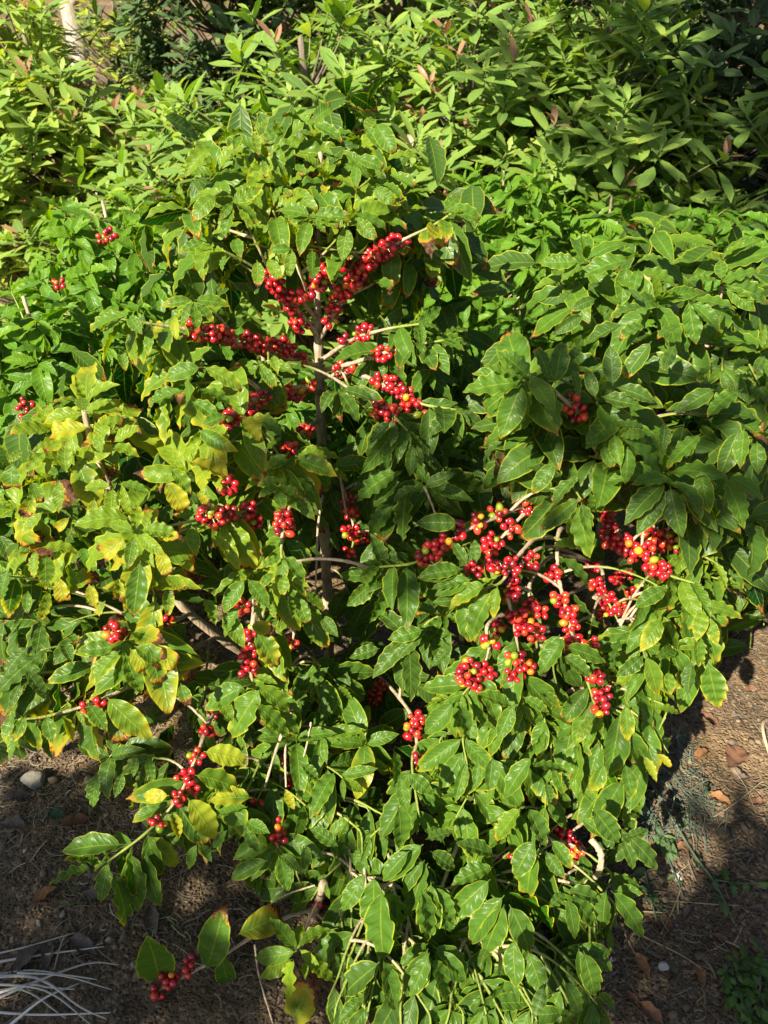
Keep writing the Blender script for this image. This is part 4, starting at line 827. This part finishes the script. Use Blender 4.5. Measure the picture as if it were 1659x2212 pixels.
avocado(at_x(340, 330, 4.7), 1.5, .75, .62, 170, 'low avocado tree with pink young leaves above the left coffee shrubs', red=.25, tone=.55, zc=.72)
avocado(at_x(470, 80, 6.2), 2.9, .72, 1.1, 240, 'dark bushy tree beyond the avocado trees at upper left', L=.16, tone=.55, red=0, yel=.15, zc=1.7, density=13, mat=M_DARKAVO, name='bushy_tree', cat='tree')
avocado(at_x(880, 30, 6.4), 3.0, 1.0, 1.2, 260, 'avocado tree in the next row, behind the tall one at the top middle', tone=.45, zc=1.7)
avocado(at_x(1200, 30, 6.2), 3.0, .95, 1.3, 240, 'avocado tree in the next row, behind the sunlit one at the top right', tone=.4, zc=1.7)
avocado(at_x(1560, 200, 4.9), 2.8, .85, 1.15, 260, 'dark shaded avocado tree at the right edge', tone=.12, red=0, yel=.04, zc=1.15, mat=M_DARKAVO)  # shade put into the leaf colour, darker than the other avocados
avocado(at_x(1780, 260, 4.2), 2.2, .7, .9, 150, 'shaded avocado tree cut by the right edge of the photo', tone=.2, red=0, yel=.05, zc=1.05)
avocado(at_x(250, 40, 7.2), 2.2, .8, .9, 150, 'yellowish tree beside the pale trunk in the upper left corner', L=.15, tone=.9, yel=.5, zc=1.35, name='bushy_tree', cat='tree')
avocado(at_x(-90, 120, 5.4), 2.6, .7, 1.1, 150, 'pale tree cut by the upper left corner', tone=.85, yel=.35, zc=1.35, red=0)

# unseen tree added behind the viewpoint so its crown shades the soil on both sides and the front of the right shrub
sb = np.array([-1.2, -5.6, 0.]); sb[2] = float(gz(sb[0], sb[1])); sroot = empty('added_shade_tree', tuple(sb)); tag(sroot, 'tall leafy tree added unseen behind the viewpoint to shade the soil in front', 'tree')
st = smooth_path([sb-UP*.05, sb+np.array([.05, .05, 2.]), sb+np.array([0, .1, 4.2]), sb+np.array([-.15, .1, 7.4])], 8); g = Geo(); g.add(*tube_geo(st, .13, .04, 10, .06)); g.build('trunk', M_TREEBARK, sroot)
lv = Leaves(); gb = Geo()
for (P, t, r, m, L_) in [((-.62, 1.02, 0), 5.0, (.36, .36, .2), 330, .13), ((-.85, 1.25, 0), 5.0, (.22, .2, .15), 90, .13), ((-.45, .72, 0), 4.8, (.22, .22, .15), 120, .13), ((-.25, .85, .02), 4.8, (.16, .14, .12), 60, .13), ((.74, .82, 0), 5.2, (.24, .22, .10), 200, .13), ((1.0, .95, 0), 5.2, (.2, .2, .10), 110, .13),
                     ((.55, 1.3, .98), 5.0, (.32, .2, .18), 38, .13), ((.85, 1.35, 1.0), 5.0, (.22, .2, .14), 24, .13), ((.06, 1.40, .80), 5.2, (.16, .15, .14), 40, .13), ((2.2, 4.8, 1.2), 12, (.95, .85, 1.0), 520, .24), ((-.75, 6.0, 2.0), 12, (.35, .35, .4), 90, .22)]:
    c = np.array(P)+SUN*t; k = on_stem(st, c[2]-.4); gb.add(*tube_geo(bez(k, k*.4+c*.6-UP*.05, c, 9), .018, .005, 6, 0))
    for i in range(m):
        v = rng.normal(0, .55, 3)*np.array(r); lv.add(P=c+v, D=nrm(rng.normal(0, 1, 3)-UP*.3), N=nrm(SUN+rng.normal(0, .5, 3)), L=L_*random.uniform(.8, 1.25), W=.4, droop=.4, fold=.2, rip=.05, curl=0, side=0, prm=(.4, .1, 0, random.random()))
gb.build('limbs', M_TREEBARK, sroot); build_leaves('foliage', lv, M_AVO, sroot, nt=7, us=(-1, 0, 1), waves=2, tip=.62)

avocado(at_x(700, 40, 7.6), 3.2, 1.1, 1.2, 230, 'leafy tree filling the back above the crown of the central coffee shrub', tone=.45, red=.05, zc=2.1)
avocado(at_x(1060, 20, 7.8), 3.3, 1.1, 1.3, 230, 'leafy tree closing the back row at the top right of the middle', tone=.4, red=.05, zc=2.2)
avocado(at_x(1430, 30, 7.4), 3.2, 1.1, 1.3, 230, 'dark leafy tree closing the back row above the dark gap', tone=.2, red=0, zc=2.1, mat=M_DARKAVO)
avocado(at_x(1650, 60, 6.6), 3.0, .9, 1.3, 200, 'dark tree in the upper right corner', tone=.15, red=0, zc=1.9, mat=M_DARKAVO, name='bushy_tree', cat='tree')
pt = at_x(178, 210, 8.4); pt[2] = float(gz(pt[0], pt[1])); tr = empty('old_tree', tuple(pt)); tag(tr, 'pale bare tree trunk standing behind the avocado trees at upper left', 'tree')
p = smooth_path([pt-UP*.1, at(182, 230, 8.4), at(172, 120, 8.4), at(150, 20, 8.5), at(135, -150, 8.6), at(110, -420, 8.7)], 8)
g = Geo(); g.add(*tube_geo(p, .11, .07, 12, .04)); g.build('trunk', M_PALE, tr)
g = Geo()
for q in ([(150, 20, 8.5), (200, -80, 8.4), (260, -220, 8.3)], [(135, -150, 8.6), (80, -250, 8.5), (40, -400, 8.4)]): g.add(*tube_geo(smooth_path([at(*w) for w in q], 6), .05, .02, 8, .05))
g.build('limbs', M_PALE, tr)

# ------------------------------------------------------------------ ground: one sheet, fine near the camera, out to the hill
def axis(lo, a, b, hi, step):
    near = np.arange(a, b+1e-6, step); L_ = a-np.geomspace(step, a-lo, 26)[::-1]; H_ = b+np.geomspace(step, hi-b, 26)
    return np.concatenate([L_, near, H_])
gx = axis(-60, -1.5, 1.7, 60, .0085); gy = axis(-30, .55, 2.3, 90, .0085)
GX, GY = np.meshgrid(gx, gy); GZ = gz(GX, GY)
idx = np.arange(GX.size).reshape(GX.shape)
o = mesh_obj('ground', np.stack([GX.ravel(), GY.ravel(), GZ.ravel()], 1), np.stack([idx[:-1, :-1], idx[:-1, 1:], idx[1:, 1:], idx[1:, :-1]], -1).reshape(-1, 4), M_SOIL)
tag(o, 'dry brown crumbly soil between the coffee rows, rising to a bare slope behind', 'ground', kind='structure')

# ------------------------------------------------------------------ litter
ICO = None
def ico():
    global ICO
    t = (1+5**.5)/2; v = np.array([[-1, t, 0], [1, t, 0], [-1, -t, 0], [1, -t, 0], [0, -1, t], [0, 1, t], [0, -1, -t], [0, 1, -t], [t, 0, -1], [t, 0, 1], [-t, 0, -1], [-t, 0, 1]], float)
    f = np.array([[0, 11, 5], [0, 5, 1], [0, 1, 7], [0, 7, 10], [0, 10, 11], [1, 5, 9], [5, 11, 4], [11, 10, 2], [10, 7, 6], [7, 1, 8], [3, 9, 4], [3, 4, 2], [3, 2, 6], [3, 6, 8], [3, 8, 9], [4, 9, 5], [2, 4, 11], [6, 2, 10], [8, 6, 7], [9, 8, 1]])
    return nrm(v), f
iv, if_ = ico()
def scatter_xy(n, box):
    return rng.uniform(box[0], box[1], n), rng.uniform(box[2], box[3], n)
def stuff(name, V, F, C, mat, label, cat):
    o = mesh_obj(name, V, F, mat, None, None, C, smooth=False); tag(o, label, cat, kind='stuff'); return o
n = 15000; x, y = scatter_xy(n, (-1.25, 1.5, .6, 2.2)); sz = np.abs(rng.normal(0, .0026, n))+.0012; big = rng.random(n) < .03; sz[big] *= 2.3
dirt = (vnoise(x*3, y*3) > .42) | big; x, y, sz = x[dirt], y[dirt], sz[dirt]; n = len(x)
V = iv[None]*rng.uniform(.6, 1.25, (n, 12, 1))*sz[:, None, None]*np.array([1, 1, .75]); V += np.stack([x, y, gz(x, y)+sz*.35], 1)[:, None]
F = (if_[None]+12*np.arange(n)[:, None, None]).reshape(-1, 3)
cc = np.array([.17, .125, .085])*rng.uniform(.45, 1.5, (n, 1))*np.array([1, 1, 1]); cc = np.concatenate([cc, np.ones((n, 1))], 1)
stuff('gravel', V.reshape(-1, 3), F, np.repeat(cc, 12, 0), M_STONE, 'small crumbs of soil and gravel scattered over the ground', 'gravel')
def shreds(name, n, box, ln, wd, cols, label, mask=None, lift=.004, tilt=.25):
    x, y = scatter_xy(n, box)
    if mask is not None: k = mask(x, y); x, y = x[k], y[k]
    n = len(x); th = rng.uniform(0, 6.28, n); l = ln*rng.lognormal(0, .5, n); w = wd*rng.uniform(.5, 1.5, n); k = 5
    s = np.linspace(-.5, .5, k); bend = rng.normal(0, .45, n)
    lx = s[None]*l[:, None]; ly = bend[:, None]*(s[None]**2-.1)*l[:, None]
    dx = np.cos(th)[:, None]*lx-np.sin(th)[:, None]*ly; dy = np.sin(th)[:, None]*lx+np.cos(th)[:, None]*ly
    X = x[:, None]+dx; Y = y[:, None]+dy; Z = gz(X, Y)*.5+gz(x, y)[:, None]*.5+lift*rng.uniform(.3, 2, n)[:, None]+np.abs(s[None]+.5)*l[:, None]*tilt*np.abs(rng.normal(0, .5, n))[:, None]
    ox = -np.sin(th)*w*.5; oy = np.cos(th)*w*.5
    V = np.zeros((n, k, 3, 3))
    for q, (m, up) in enumerate(((-1, 0), (0, .45), (1, 0))):
        V[:, :, q, 0] = X+ox[:, None]*m; V[:, :, q, 1] = Y+oy[:, None]*m; V[:, :, q, 2] = Z+w[:, None]*up
    idx = np.arange(n*k*3).reshape(n, k, 3); F = np.stack([idx[:, :-1, :-1], idx[:, :-1, 1:], idx[:, 1:, 1:], idx[:, 1:, :-1]], -1).reshape(-1, 4)
    ci = rng.integers(len(cols), size=n); C = np.array(cols)[ci]*rng.uniform(.6, 1.3, (n, 1)); C = np.concatenate([C, np.ones((n, 1))], 1)
    return stuff(name, V.reshape(-1, 3), F, np.repeat(C, k*3, 0), M_STRAW, label, 'litter')
leftm = lambda x, y: vnoise(x*5+2, y*5)+.0 > .38
shreds('straw_litter', 2300, (-1.25, -.30, .65, 1.75), .034, .0022, [(.30, .26, .20), (.22, .19, .15), (.12, .095, .07), (.36, .31, .22)], 'fine broken straw littering the soil at the lower left', leftm)
shreds('plant_shreds', 3600, (.42, 1.5, .7, 2.2), .024, .0030, [(.16, .12, .085), (.085, .062, .046), (.24, .19, .12), (.13, .14, .095), (.20, .13, .08)], 'dry shredded leaves and stems littering the soil on the right', lambda x, y: vnoise(x*5+8, y*5+3)+.16*(y > 1.0) > .46)
shreds('plant_shreds', 1500, (-.35, .45, .75, 1.4), .020, .0022, [(.16, .12, .085), (.085, .062, .046), (.24, .19, .12)], 'dark plant crumbs on the soil under the front branches')

# fallen leaves: one of each, then copies
def fallen(x, y, L, th, colr, curl, seed, label, group=None, name='fallen_leaf', wr=.5):
    r2 = np.random.default_rng(seed); m, us = 13, np.array([-1, -.5, 0, .5, 1]); t = np.linspace(0, 1, m)
    w = L*wr*.5*leaf_shape(t, .8)+.0008; V = np.zeros((m, 5, 3)); ph = r2.uniform(0, 6)
    for j, u in enumerate(us):
        V[:, j, 0] = (t-.5)*L; V[:, j, 1] = w*u*math.cos(curl*.9); V[:, j, 2] = w*abs(u)**1.5*math.sin(curl)*1.2+L*.07*np.sin(t*3.1*curl*2+ph)+w*.25*np.sin(t*17+ph*u)*abs(u)+.004
    c, s = math.cos(th), math.sin(th); V = V.reshape(-1, 3)@np.array([[c, s, 0], [-s, c, 0], [0, 0, 1]])
    V[:, 2] -= V[:, 2].min()
    z = float(gz(x, y)); idx = np.arange(m*5).reshape(m, 5); F = np.stack([idx[:-1, :-1], idx[:-1, 1:], idx[1:, 1:], idx[1:, :-1]], -1).reshape(-1, 4)
    C = np.ones((m*5, 4)); C[:, :3] = np.array(colr)*r2.uniform(.75, 1.2, (m*5, 1))
    o = mesh_obj(name, V, F, M_DEAD, None, None, C); o.location = (x, y, z+.001); tag(o, label, 'leaf', group); return o
def fl(px, py, L, th, colr, curl, seed, label, group=None, **k):
    g_ = ground_at(px, py); return fallen(g_[0], g_[1], L, th, colr, curl, seed, label, group, **k)
BR = (.17, .085, .050); OR = (.30, .145, .065); GRY = (.13, .10, .085)
fl(100, 1950, .06, .7, OR, .8, 1, 'orange brown curled leaf lying on bare soil at the lower left')
fl(165, 1785, .075, .4, BR, .7, 2, 'brown folded leaf lying near the fallen green leaf')
fl(123, 1765, .05, -.3, (.035, .10, .05), .2, 3, 'fresh green leaf fallen on the soil below the stone', wr=.6)
fl(1545, 1735, .07, -.6, OR, .5, 4, 'orange dry leaf on the sunlit soil at the right')
fl(1510, 1640, .06, .5, OR, .7, 5, 'orange curled leaf near the sunlit edge of the right shrub')
fl(1585, 1645, .09, .9, BR, .5, 6, 'large brown lobed leaf on the soil at the right edge', wr=.7)
fl(1390, 2080, .055, 1.9, OR, .6, 7, 'orange folded leaf on the soil at the lower right')
fl(1515, 2095, .05, 1.6, OR, .5, 8, 'small orange leaf beside the green ground cover')
fl(1410, 2190, .07, 2.2, BR, .6, 9, 'brown leaf at the bottom edge right of the low leaves')
fl(1565, 2110, .045, 1.3, BR, .5, 10, 'brown leaf lying on the green ground cover')
fl(1480, 1830, .055, .3, OR, .4, 12, 'orange leaf lying across the cut weed stalk')
protos = [fl(60, 2095, .07, 1.0, GRY, .6, 21, 'grey brown dry leaf lying on the straw', 'dry leaves on the soil'), fl(1620, 1500, .06, .2, BR, .7, 22, 'brown dry leaf lying on the soil at the right', 'dry leaves on the soil'), fl(1600, 1800, .05, 2, GRY, .9, 23, 'grey dry leaf curled on the soil at the right', 'dry leaves on the soil')]
for i, (px, py) in enumerate([(30, 1790), (110, 2085), (40, 1730), (200, 1950), (265, 1690), (185, 2060), (330, 2000), (1640, 1580), (1560, 1480), (1600, 1690), (1635, 1740), (1570, 1850), (1440, 1990), (1490, 1960), (1350, 1980), (1420, 2130), (1560, 2020), (1640, 1960), (1370, 2150), (1625, 1860), (1450, 1770), (1640, 2010), (1530, 1560), (1590, 1560), (1465, 1720), (1520, 1780)]):
    c = protos[(0 if px < 500 else 1+i % 2)].copy(); col.objects.link(c); g_ = ground_at(px, py); c.location = (g_[0], g_[1], float(gz(g_[0], g_[1]))+.001); c.rotation_euler = (0, 0, random.uniform(0, 6)); sc_ = random.uniform(.6, 1.15); c.scale = (sc_, sc_, sc_)

# stones and scraps
def stone(px, py, size, colr, seed, label, name='stone', sq=(1, 1, .7), group=None, chip=.25):
    r2 = np.random.default_rng(seed); import bmesh
    bm = bmesh.new(); bmesh.ops.create_icosphere(bm, subdivisions=4, radius=1)
    cuts = nrm(r2.normal(0, 1, (7, 3))); dd = r2.uniform(.45, .78, 7)
    for v in bm.verts:
        q = np.array(v.co)
        for a, d in zip(cuts, dd):
            e = q@a-d
            if e > 0: q = q-a*e*.92
        q = q*(1+chip*.12*(vnoise(np.array([q[0]*3+seed]), np.array([q[1]*3+q[2]*2]))[0]-.5)); v.co = Vector(q*size*np.array(sq))
    V = np.array([v.co[:] for v in bm.verts]); F = np.array([[v.index for v in f.verts] for f in bm.faces]); bm.free()
    g_ = ground_at(px, py); th = r2.uniform(0, 6); c, s = math.cos(th), math.sin(th); V = V@np.array([[c, s, 0], [-s, c, 0], [0, 0, 1]])
    C = np.ones((len(V), 4)); C[:, :3] = colr
    o = mesh_obj(name, V, F, M_STONE, None, None, C); o.location = (g_[0], g_[1], float(gz(g_[0], g_[1]))+size*sq[2]*.35); tag(o, label, 'stone', group); return o
stone(74, 1690, .036, (.36, .33, .27), 3, 'angular pale grey stone lying on the soil at the left', sq=(1.05, .8, .75))
stone(1464, 1886, .016, (.75, .72, .68), 5, 'flat white pebble lying beside the cut weed stalk', 'pebble', sq=(1.1, .6, .35))
stone(1437, 2078, .012, (.45, .42, .38), 6, 'small grey pebble on bare soil at the lower right', 'pebble')
st0 = stone(150, 2040, .010, (.34, .29, .24), 8, 'small rounded clod on the soil at the lower left', 'clod', group='soil clods')
for px, py in [(240, 2040), (200, 2010), (90, 2010), (290, 2095), (140, 1990), (30, 2040), (230, 1760), (190, 1720), (320, 2050), (60, 1850)]:
    c = st0.copy(); col.objects.link(c); g_ = ground_at(px, py); c.location = (g_[0], g_[1], float(gz(g_[0], g_[1]))+.003); c.rotation_euler = (0, 0, random.uniform(0, 6)); s_ = random.uniform(.5, 1.1); c.scale = (s_, s_, s_)
g_ = ground_at(1326, 2064)
fallen(g_[0], g_[1], .022, .7, (.8, .8, .8), .3, 31, 'small white scrap lying beside the low right leaves', name='white_scrap', wr=.4)['category'] = 'scrap'
def strand(pts, r0, r1, colr, mat, ns=6, lift=0.0):
    P = []
    for q in pts:
        g_ = ground_at(q[0], q[1]); P.append([g_[0], g_[1], float(gz(g_[0], g_[1]))+r0+lift+(q[2] if len(q) > 2 else 0)])
    p = smooth_path(P, 7); V, F, c = tube_geo(p, r0, r1, ns, .05); c[:, :3] = colr; return V, F, c
# pale stalks heaped at the lower left: each one a thing
ST = [[(-40, 2120), (60, 2108), (140, 2118), (212, 2124, .006)], [(-40, 2138), (90, 2142, .02), (190, 2196, .01), (240, 2225)], [(-30, 2176), (70, 2160, .02), (120, 2150), (170, 2152)], [(-30, 2200), (90, 2205), (250, 2212)],
      [(-40, 2160), (60, 2170, .012), (150, 2215)], [(-30, 2100), (80, 2085), (230, 2060, .008)], [(-20, 2190), (90, 2150, .03), (200, 2110, .02), (260, 2100)], [(-30, 2150, .02), (120, 2180, .03), (210, 2230)],
      [(20, 2235), (110, 2190, .02), (180, 2150)], [(-20, 2080), (60, 2060), (160, 2030)], [(330, 1660), (350, 1690), (365, 1718)], [(60, 2130, .02), (150, 2135, .03), (250, 2150)]]
for i, pts in enumerate(ST):
    pts = [(q[0]+random.gauss(0, 4), q[1]+random.gauss(0, 5)) + tuple(q[2:]) for q in pts]
    g = Geo(); g.add(*strand(pts, .0040*random.uniform(.45, 1.1), .0012, np.array((.62, .58, .52))*random.uniform(.5, 1.1), M_STRAW, lift=.004+.002*(i % 4)))
    b0 = np.mean(np.vstack(g.V), 0); b0[2] = 0
    o = g.build('dry_stalk', M_STRAW, None, tuple(b0)); tag(o, 'pale dry stalk lying in the heap at the lower left corner' if i < 9 or i == 11 else ('grey dry stalk lying just above the stalk heap' if i == 9 else 'short grey stalk lying on soil right of the stone'), 'stalk', 'dry stalks at the lower left' if i < 9 or i == 11 else None)
TW = [([(1480, 1748), (1500, 1840), (1466, 1882)], 'thin straw stem leaning beside the white pebble'), ([(1380, 2010), (1470, 2052), (1520, 2085)], 'long thin dry stem on the soil right of the shrub'), ([(1445, 1936), (1540, 1942), (1600, 1948)], 'straight dry straw with a yellow end at the lower right'),
      ([(1390, 1960), (1440, 1965)], 'short pale straw on bare soil at the lower right'), ([(1475, 1910), (1455, 1960), (1430, 2010)], 'thin brown twig lying across the pale straw'), ([(1540, 1770), (1590, 1740), (1650, 1690)], 'yellowish straw at the sunlit right edge')]
for pts, lab in TW:
    g = Geo(); g.add(*strand(pts, .0018, .0012, (.36, .28, .17), M_STRAW, lift=.004)); b0 = np.mean(np.vstack(g.V), 0); b0[2] = 0
    tag(g.build('dry_straw', M_STRAW, None, tuple(b0)), lab, 'straw')
g = Geo(); g.add(*strand([(1650, 1570, .01), (1638, 1590, .03), (1640, 1615, .03), (1660, 1640, .0)], .006, .004, (.50, .37, .24), M_STRAW)); b0 = np.mean(np.vstack(g.V), 0); b0[2] = 0
tag(g.build('curled_pod', M_STRAW, None, tuple(b0)), 'pale curled dry pod at the right edge of the soil', 'pod')
# cut weed: stalk, side stem, wilted leaves
def weed(pts, sides, label, r=.0045, colr=(.10, .135, .085)):
    g = Geo(); g.add(*strand(pts, r, r*.5, colr, M_WEED, lift=.008)); b0 = np.mean(np.vstack(g.V), 0); b0[2] = 0
    root = empty('cut_weed', tuple(b0)); tag(root, label, 'weed'); g.build('stalk', M_WEED, root)
    for sd in sides:
        gs = Geo(); gs.add(*strand(sd, r*.5, r*.25, colr, M_WEED, lift=.012)); gs.build('side_stem', M_WEED, root)
    lv = Leaves()
    for sd in [pts]+sides:
        for k in range(9):
            f = random.random(); i = min(int(f*(len(sd)-1)), len(sd)-2); a = np.array(sd[i][:2], float); b_ = np.array(sd[i+1][:2], float); q = a+(b_-a)*random.random()
            P = ground_at(*q); P[2] = gz(P[0], P[1])+.014
            lv.add(P=P, D=nrm(rng.normal(0, 1, 3)*[1, 1, .25]), N=nrm(UP+rng.normal(0, .7, 3)), L=random.uniform(.02, .05), W=.6, droop=1.2, fold=.5, rip=.45, curl=0, side=.2, prm=(.2, .1, 0, .5))
    build_leaves('wilted_leaves', lv, M_WLEAF, root, nt=11)
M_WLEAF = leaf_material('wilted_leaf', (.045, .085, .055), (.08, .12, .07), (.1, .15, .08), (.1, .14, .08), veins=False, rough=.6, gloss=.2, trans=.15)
weed([(1398, 1690), (1450, 1775), (1500, 1850), (1545, 1905), (1588, 1990)], [[(1470, 1800), (1480, 1760), (1520, 1720)], [(1545, 1900), (1610, 1906), (1680, 1908)]], 'cut green weed stalk with wilted leaves lying on the soil right of the shrub')
weed([(1400, 1740), (1420, 1800), (1460, 1890), (1480, 1935)], [[(1410, 1760), (1385, 1800)], [(1420, 1800), (1450, 1830)]], 'wilted grey green weed beside the shaded low leaves of the right shrub', .003, (.085, .12, .095))
weed([(1385, 1840), (1405, 1930), (1420, 1975)], [], 'thin green stem standing bent at the foot of the right shrub', .003, (.075, .12, .06))
shreds('wilted_strands', 650, (.55, .86, 1.18, 1.5), .035, .0022, [(.10, .13, .095), (.14, .16, .12), (.08, .10, .075)], 'fine wilted grey green strands spread beside the right shrub', None, .008, .6)
# living ground cover, lower right corner, and a little grass
def cover(name, n, box, L, label, mask, wr=.5, tone=.35):
    x, y = scatter_xy(n, box); k = mask(x, y); x, y = x[k], y[k]; lv = Leaves()
    for a, b_ in zip(x, y):
        z = float(gz(a, b_)); D = nrm(np.array([random.gauss(0, 1), random.gauss(0, 1), random.uniform(.2, 1.2)]))
        lv.add(P=np.array([a, b_, z+random.uniform(0, .03)]), D=D, N=nrm(UP+rng.normal(0, .3, 3)), L=L*random.uniform(.5, 1.4), W=wr, droop=random.uniform(.4, 1.4), fold=.2, rip=.05, curl=0, side=random.gauss(0, .1), prm=(np.clip(tone+random.gauss(0, .2), 0, 1), .1*random.random(), 0, random.random()))
    o = build_leaves(name, lv, M_COVER, None, nt=7, us=(-1, 0, 1)); tag(o, label, 'ground cover', kind='stuff')
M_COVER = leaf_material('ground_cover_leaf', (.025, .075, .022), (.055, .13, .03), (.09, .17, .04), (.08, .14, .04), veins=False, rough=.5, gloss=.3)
cx_, cy_ = ground_at(1690, 2190)[:2]
cover('ground_cover', 1500, (.40, .85, .70, 1.02), .020, 'low green ground cover in the lower right corner', lambda x, y: ((x-cx_)/.10)**2+((y-cy_)/.14)**2 < 1+.6*(vnoise(x*14, y*14)-.5), wr=.6)
gx_, gy_ = ground_at(255, 1955)[:2]
cover('grass', 140, (-.75, -.3, .85, 1.3), .05, 'sparse green grass blades on the soil at the lower left', lambda x, y: ((x-gx_)/.14)**2+((y-gy_)/.06)**2 < 1, wr=.06, tone=.3)

# ------------------------------------------------------------------ light, camera
w = bpy.data.worlds.new('World'); scene.world = w; w.use_nodes = True
nt = w.node_tree; nt.nodes.clear(); b = NB(nt)
sky = b.n('ShaderNodeTexSky'); sky.sky_type = 'NISHITA'; sky.sun_disc = False; sky.sun_elevation = SUN_EL; sky.sun_rotation = SUN_AZ
bg = b.n('ShaderNodeBackground'); bg.inputs[1].default_value = .05; nt.links.new(sky.outputs[0], bg.inputs[0])
ow = b.n('ShaderNodeOutputWorld'); nt.links.new(bg.outputs[0], ow.inputs[0])
sl = bpy.data.lights.new('sun', 'SUN'); sl.energy = 5.0; sl.angle = R(.5); sl.color = (1, .93, .74)
so = bpy.data.objects.new('sun', sl); so.rotation_euler = Vector(-SUN).to_track_quat('-Z', 'Y').to_euler(); so.location = (-3, -5, 6); link(so)
cam = bpy.data.cameras.new('camera'); cam.sensor_fit = 'VERTICAL'; cam.angle = VF; cam.sensor_height = 24; cam.lens = 12/math.tan(VF/2); cam.clip_start = .02; cam.clip_end = 300
cam.dof.use_dof = True; cam.dof.focus_distance = 1.75; cam.dof.aperture_fstop = 4.0
co = bpy.data.objects.new('camera', cam); co.location = tuple(CAM); co.rotation_euler = (math.pi/2-PITCH, 0, 0); link(co); scene.camera = co
vs = scene.view_settings; vs.view_transform = 'Standard'; vs.look = 'None'; vs.exposure = EXPOSURE; vs.gamma = 1; vs.use_curve_mapping = False
scene.cycles.max_bounces = 6; scene.cycles.transmission_bounces = 4; scene.cycles.diffuse_bounces = 3; scene.cycles.glossy_bounces = 2
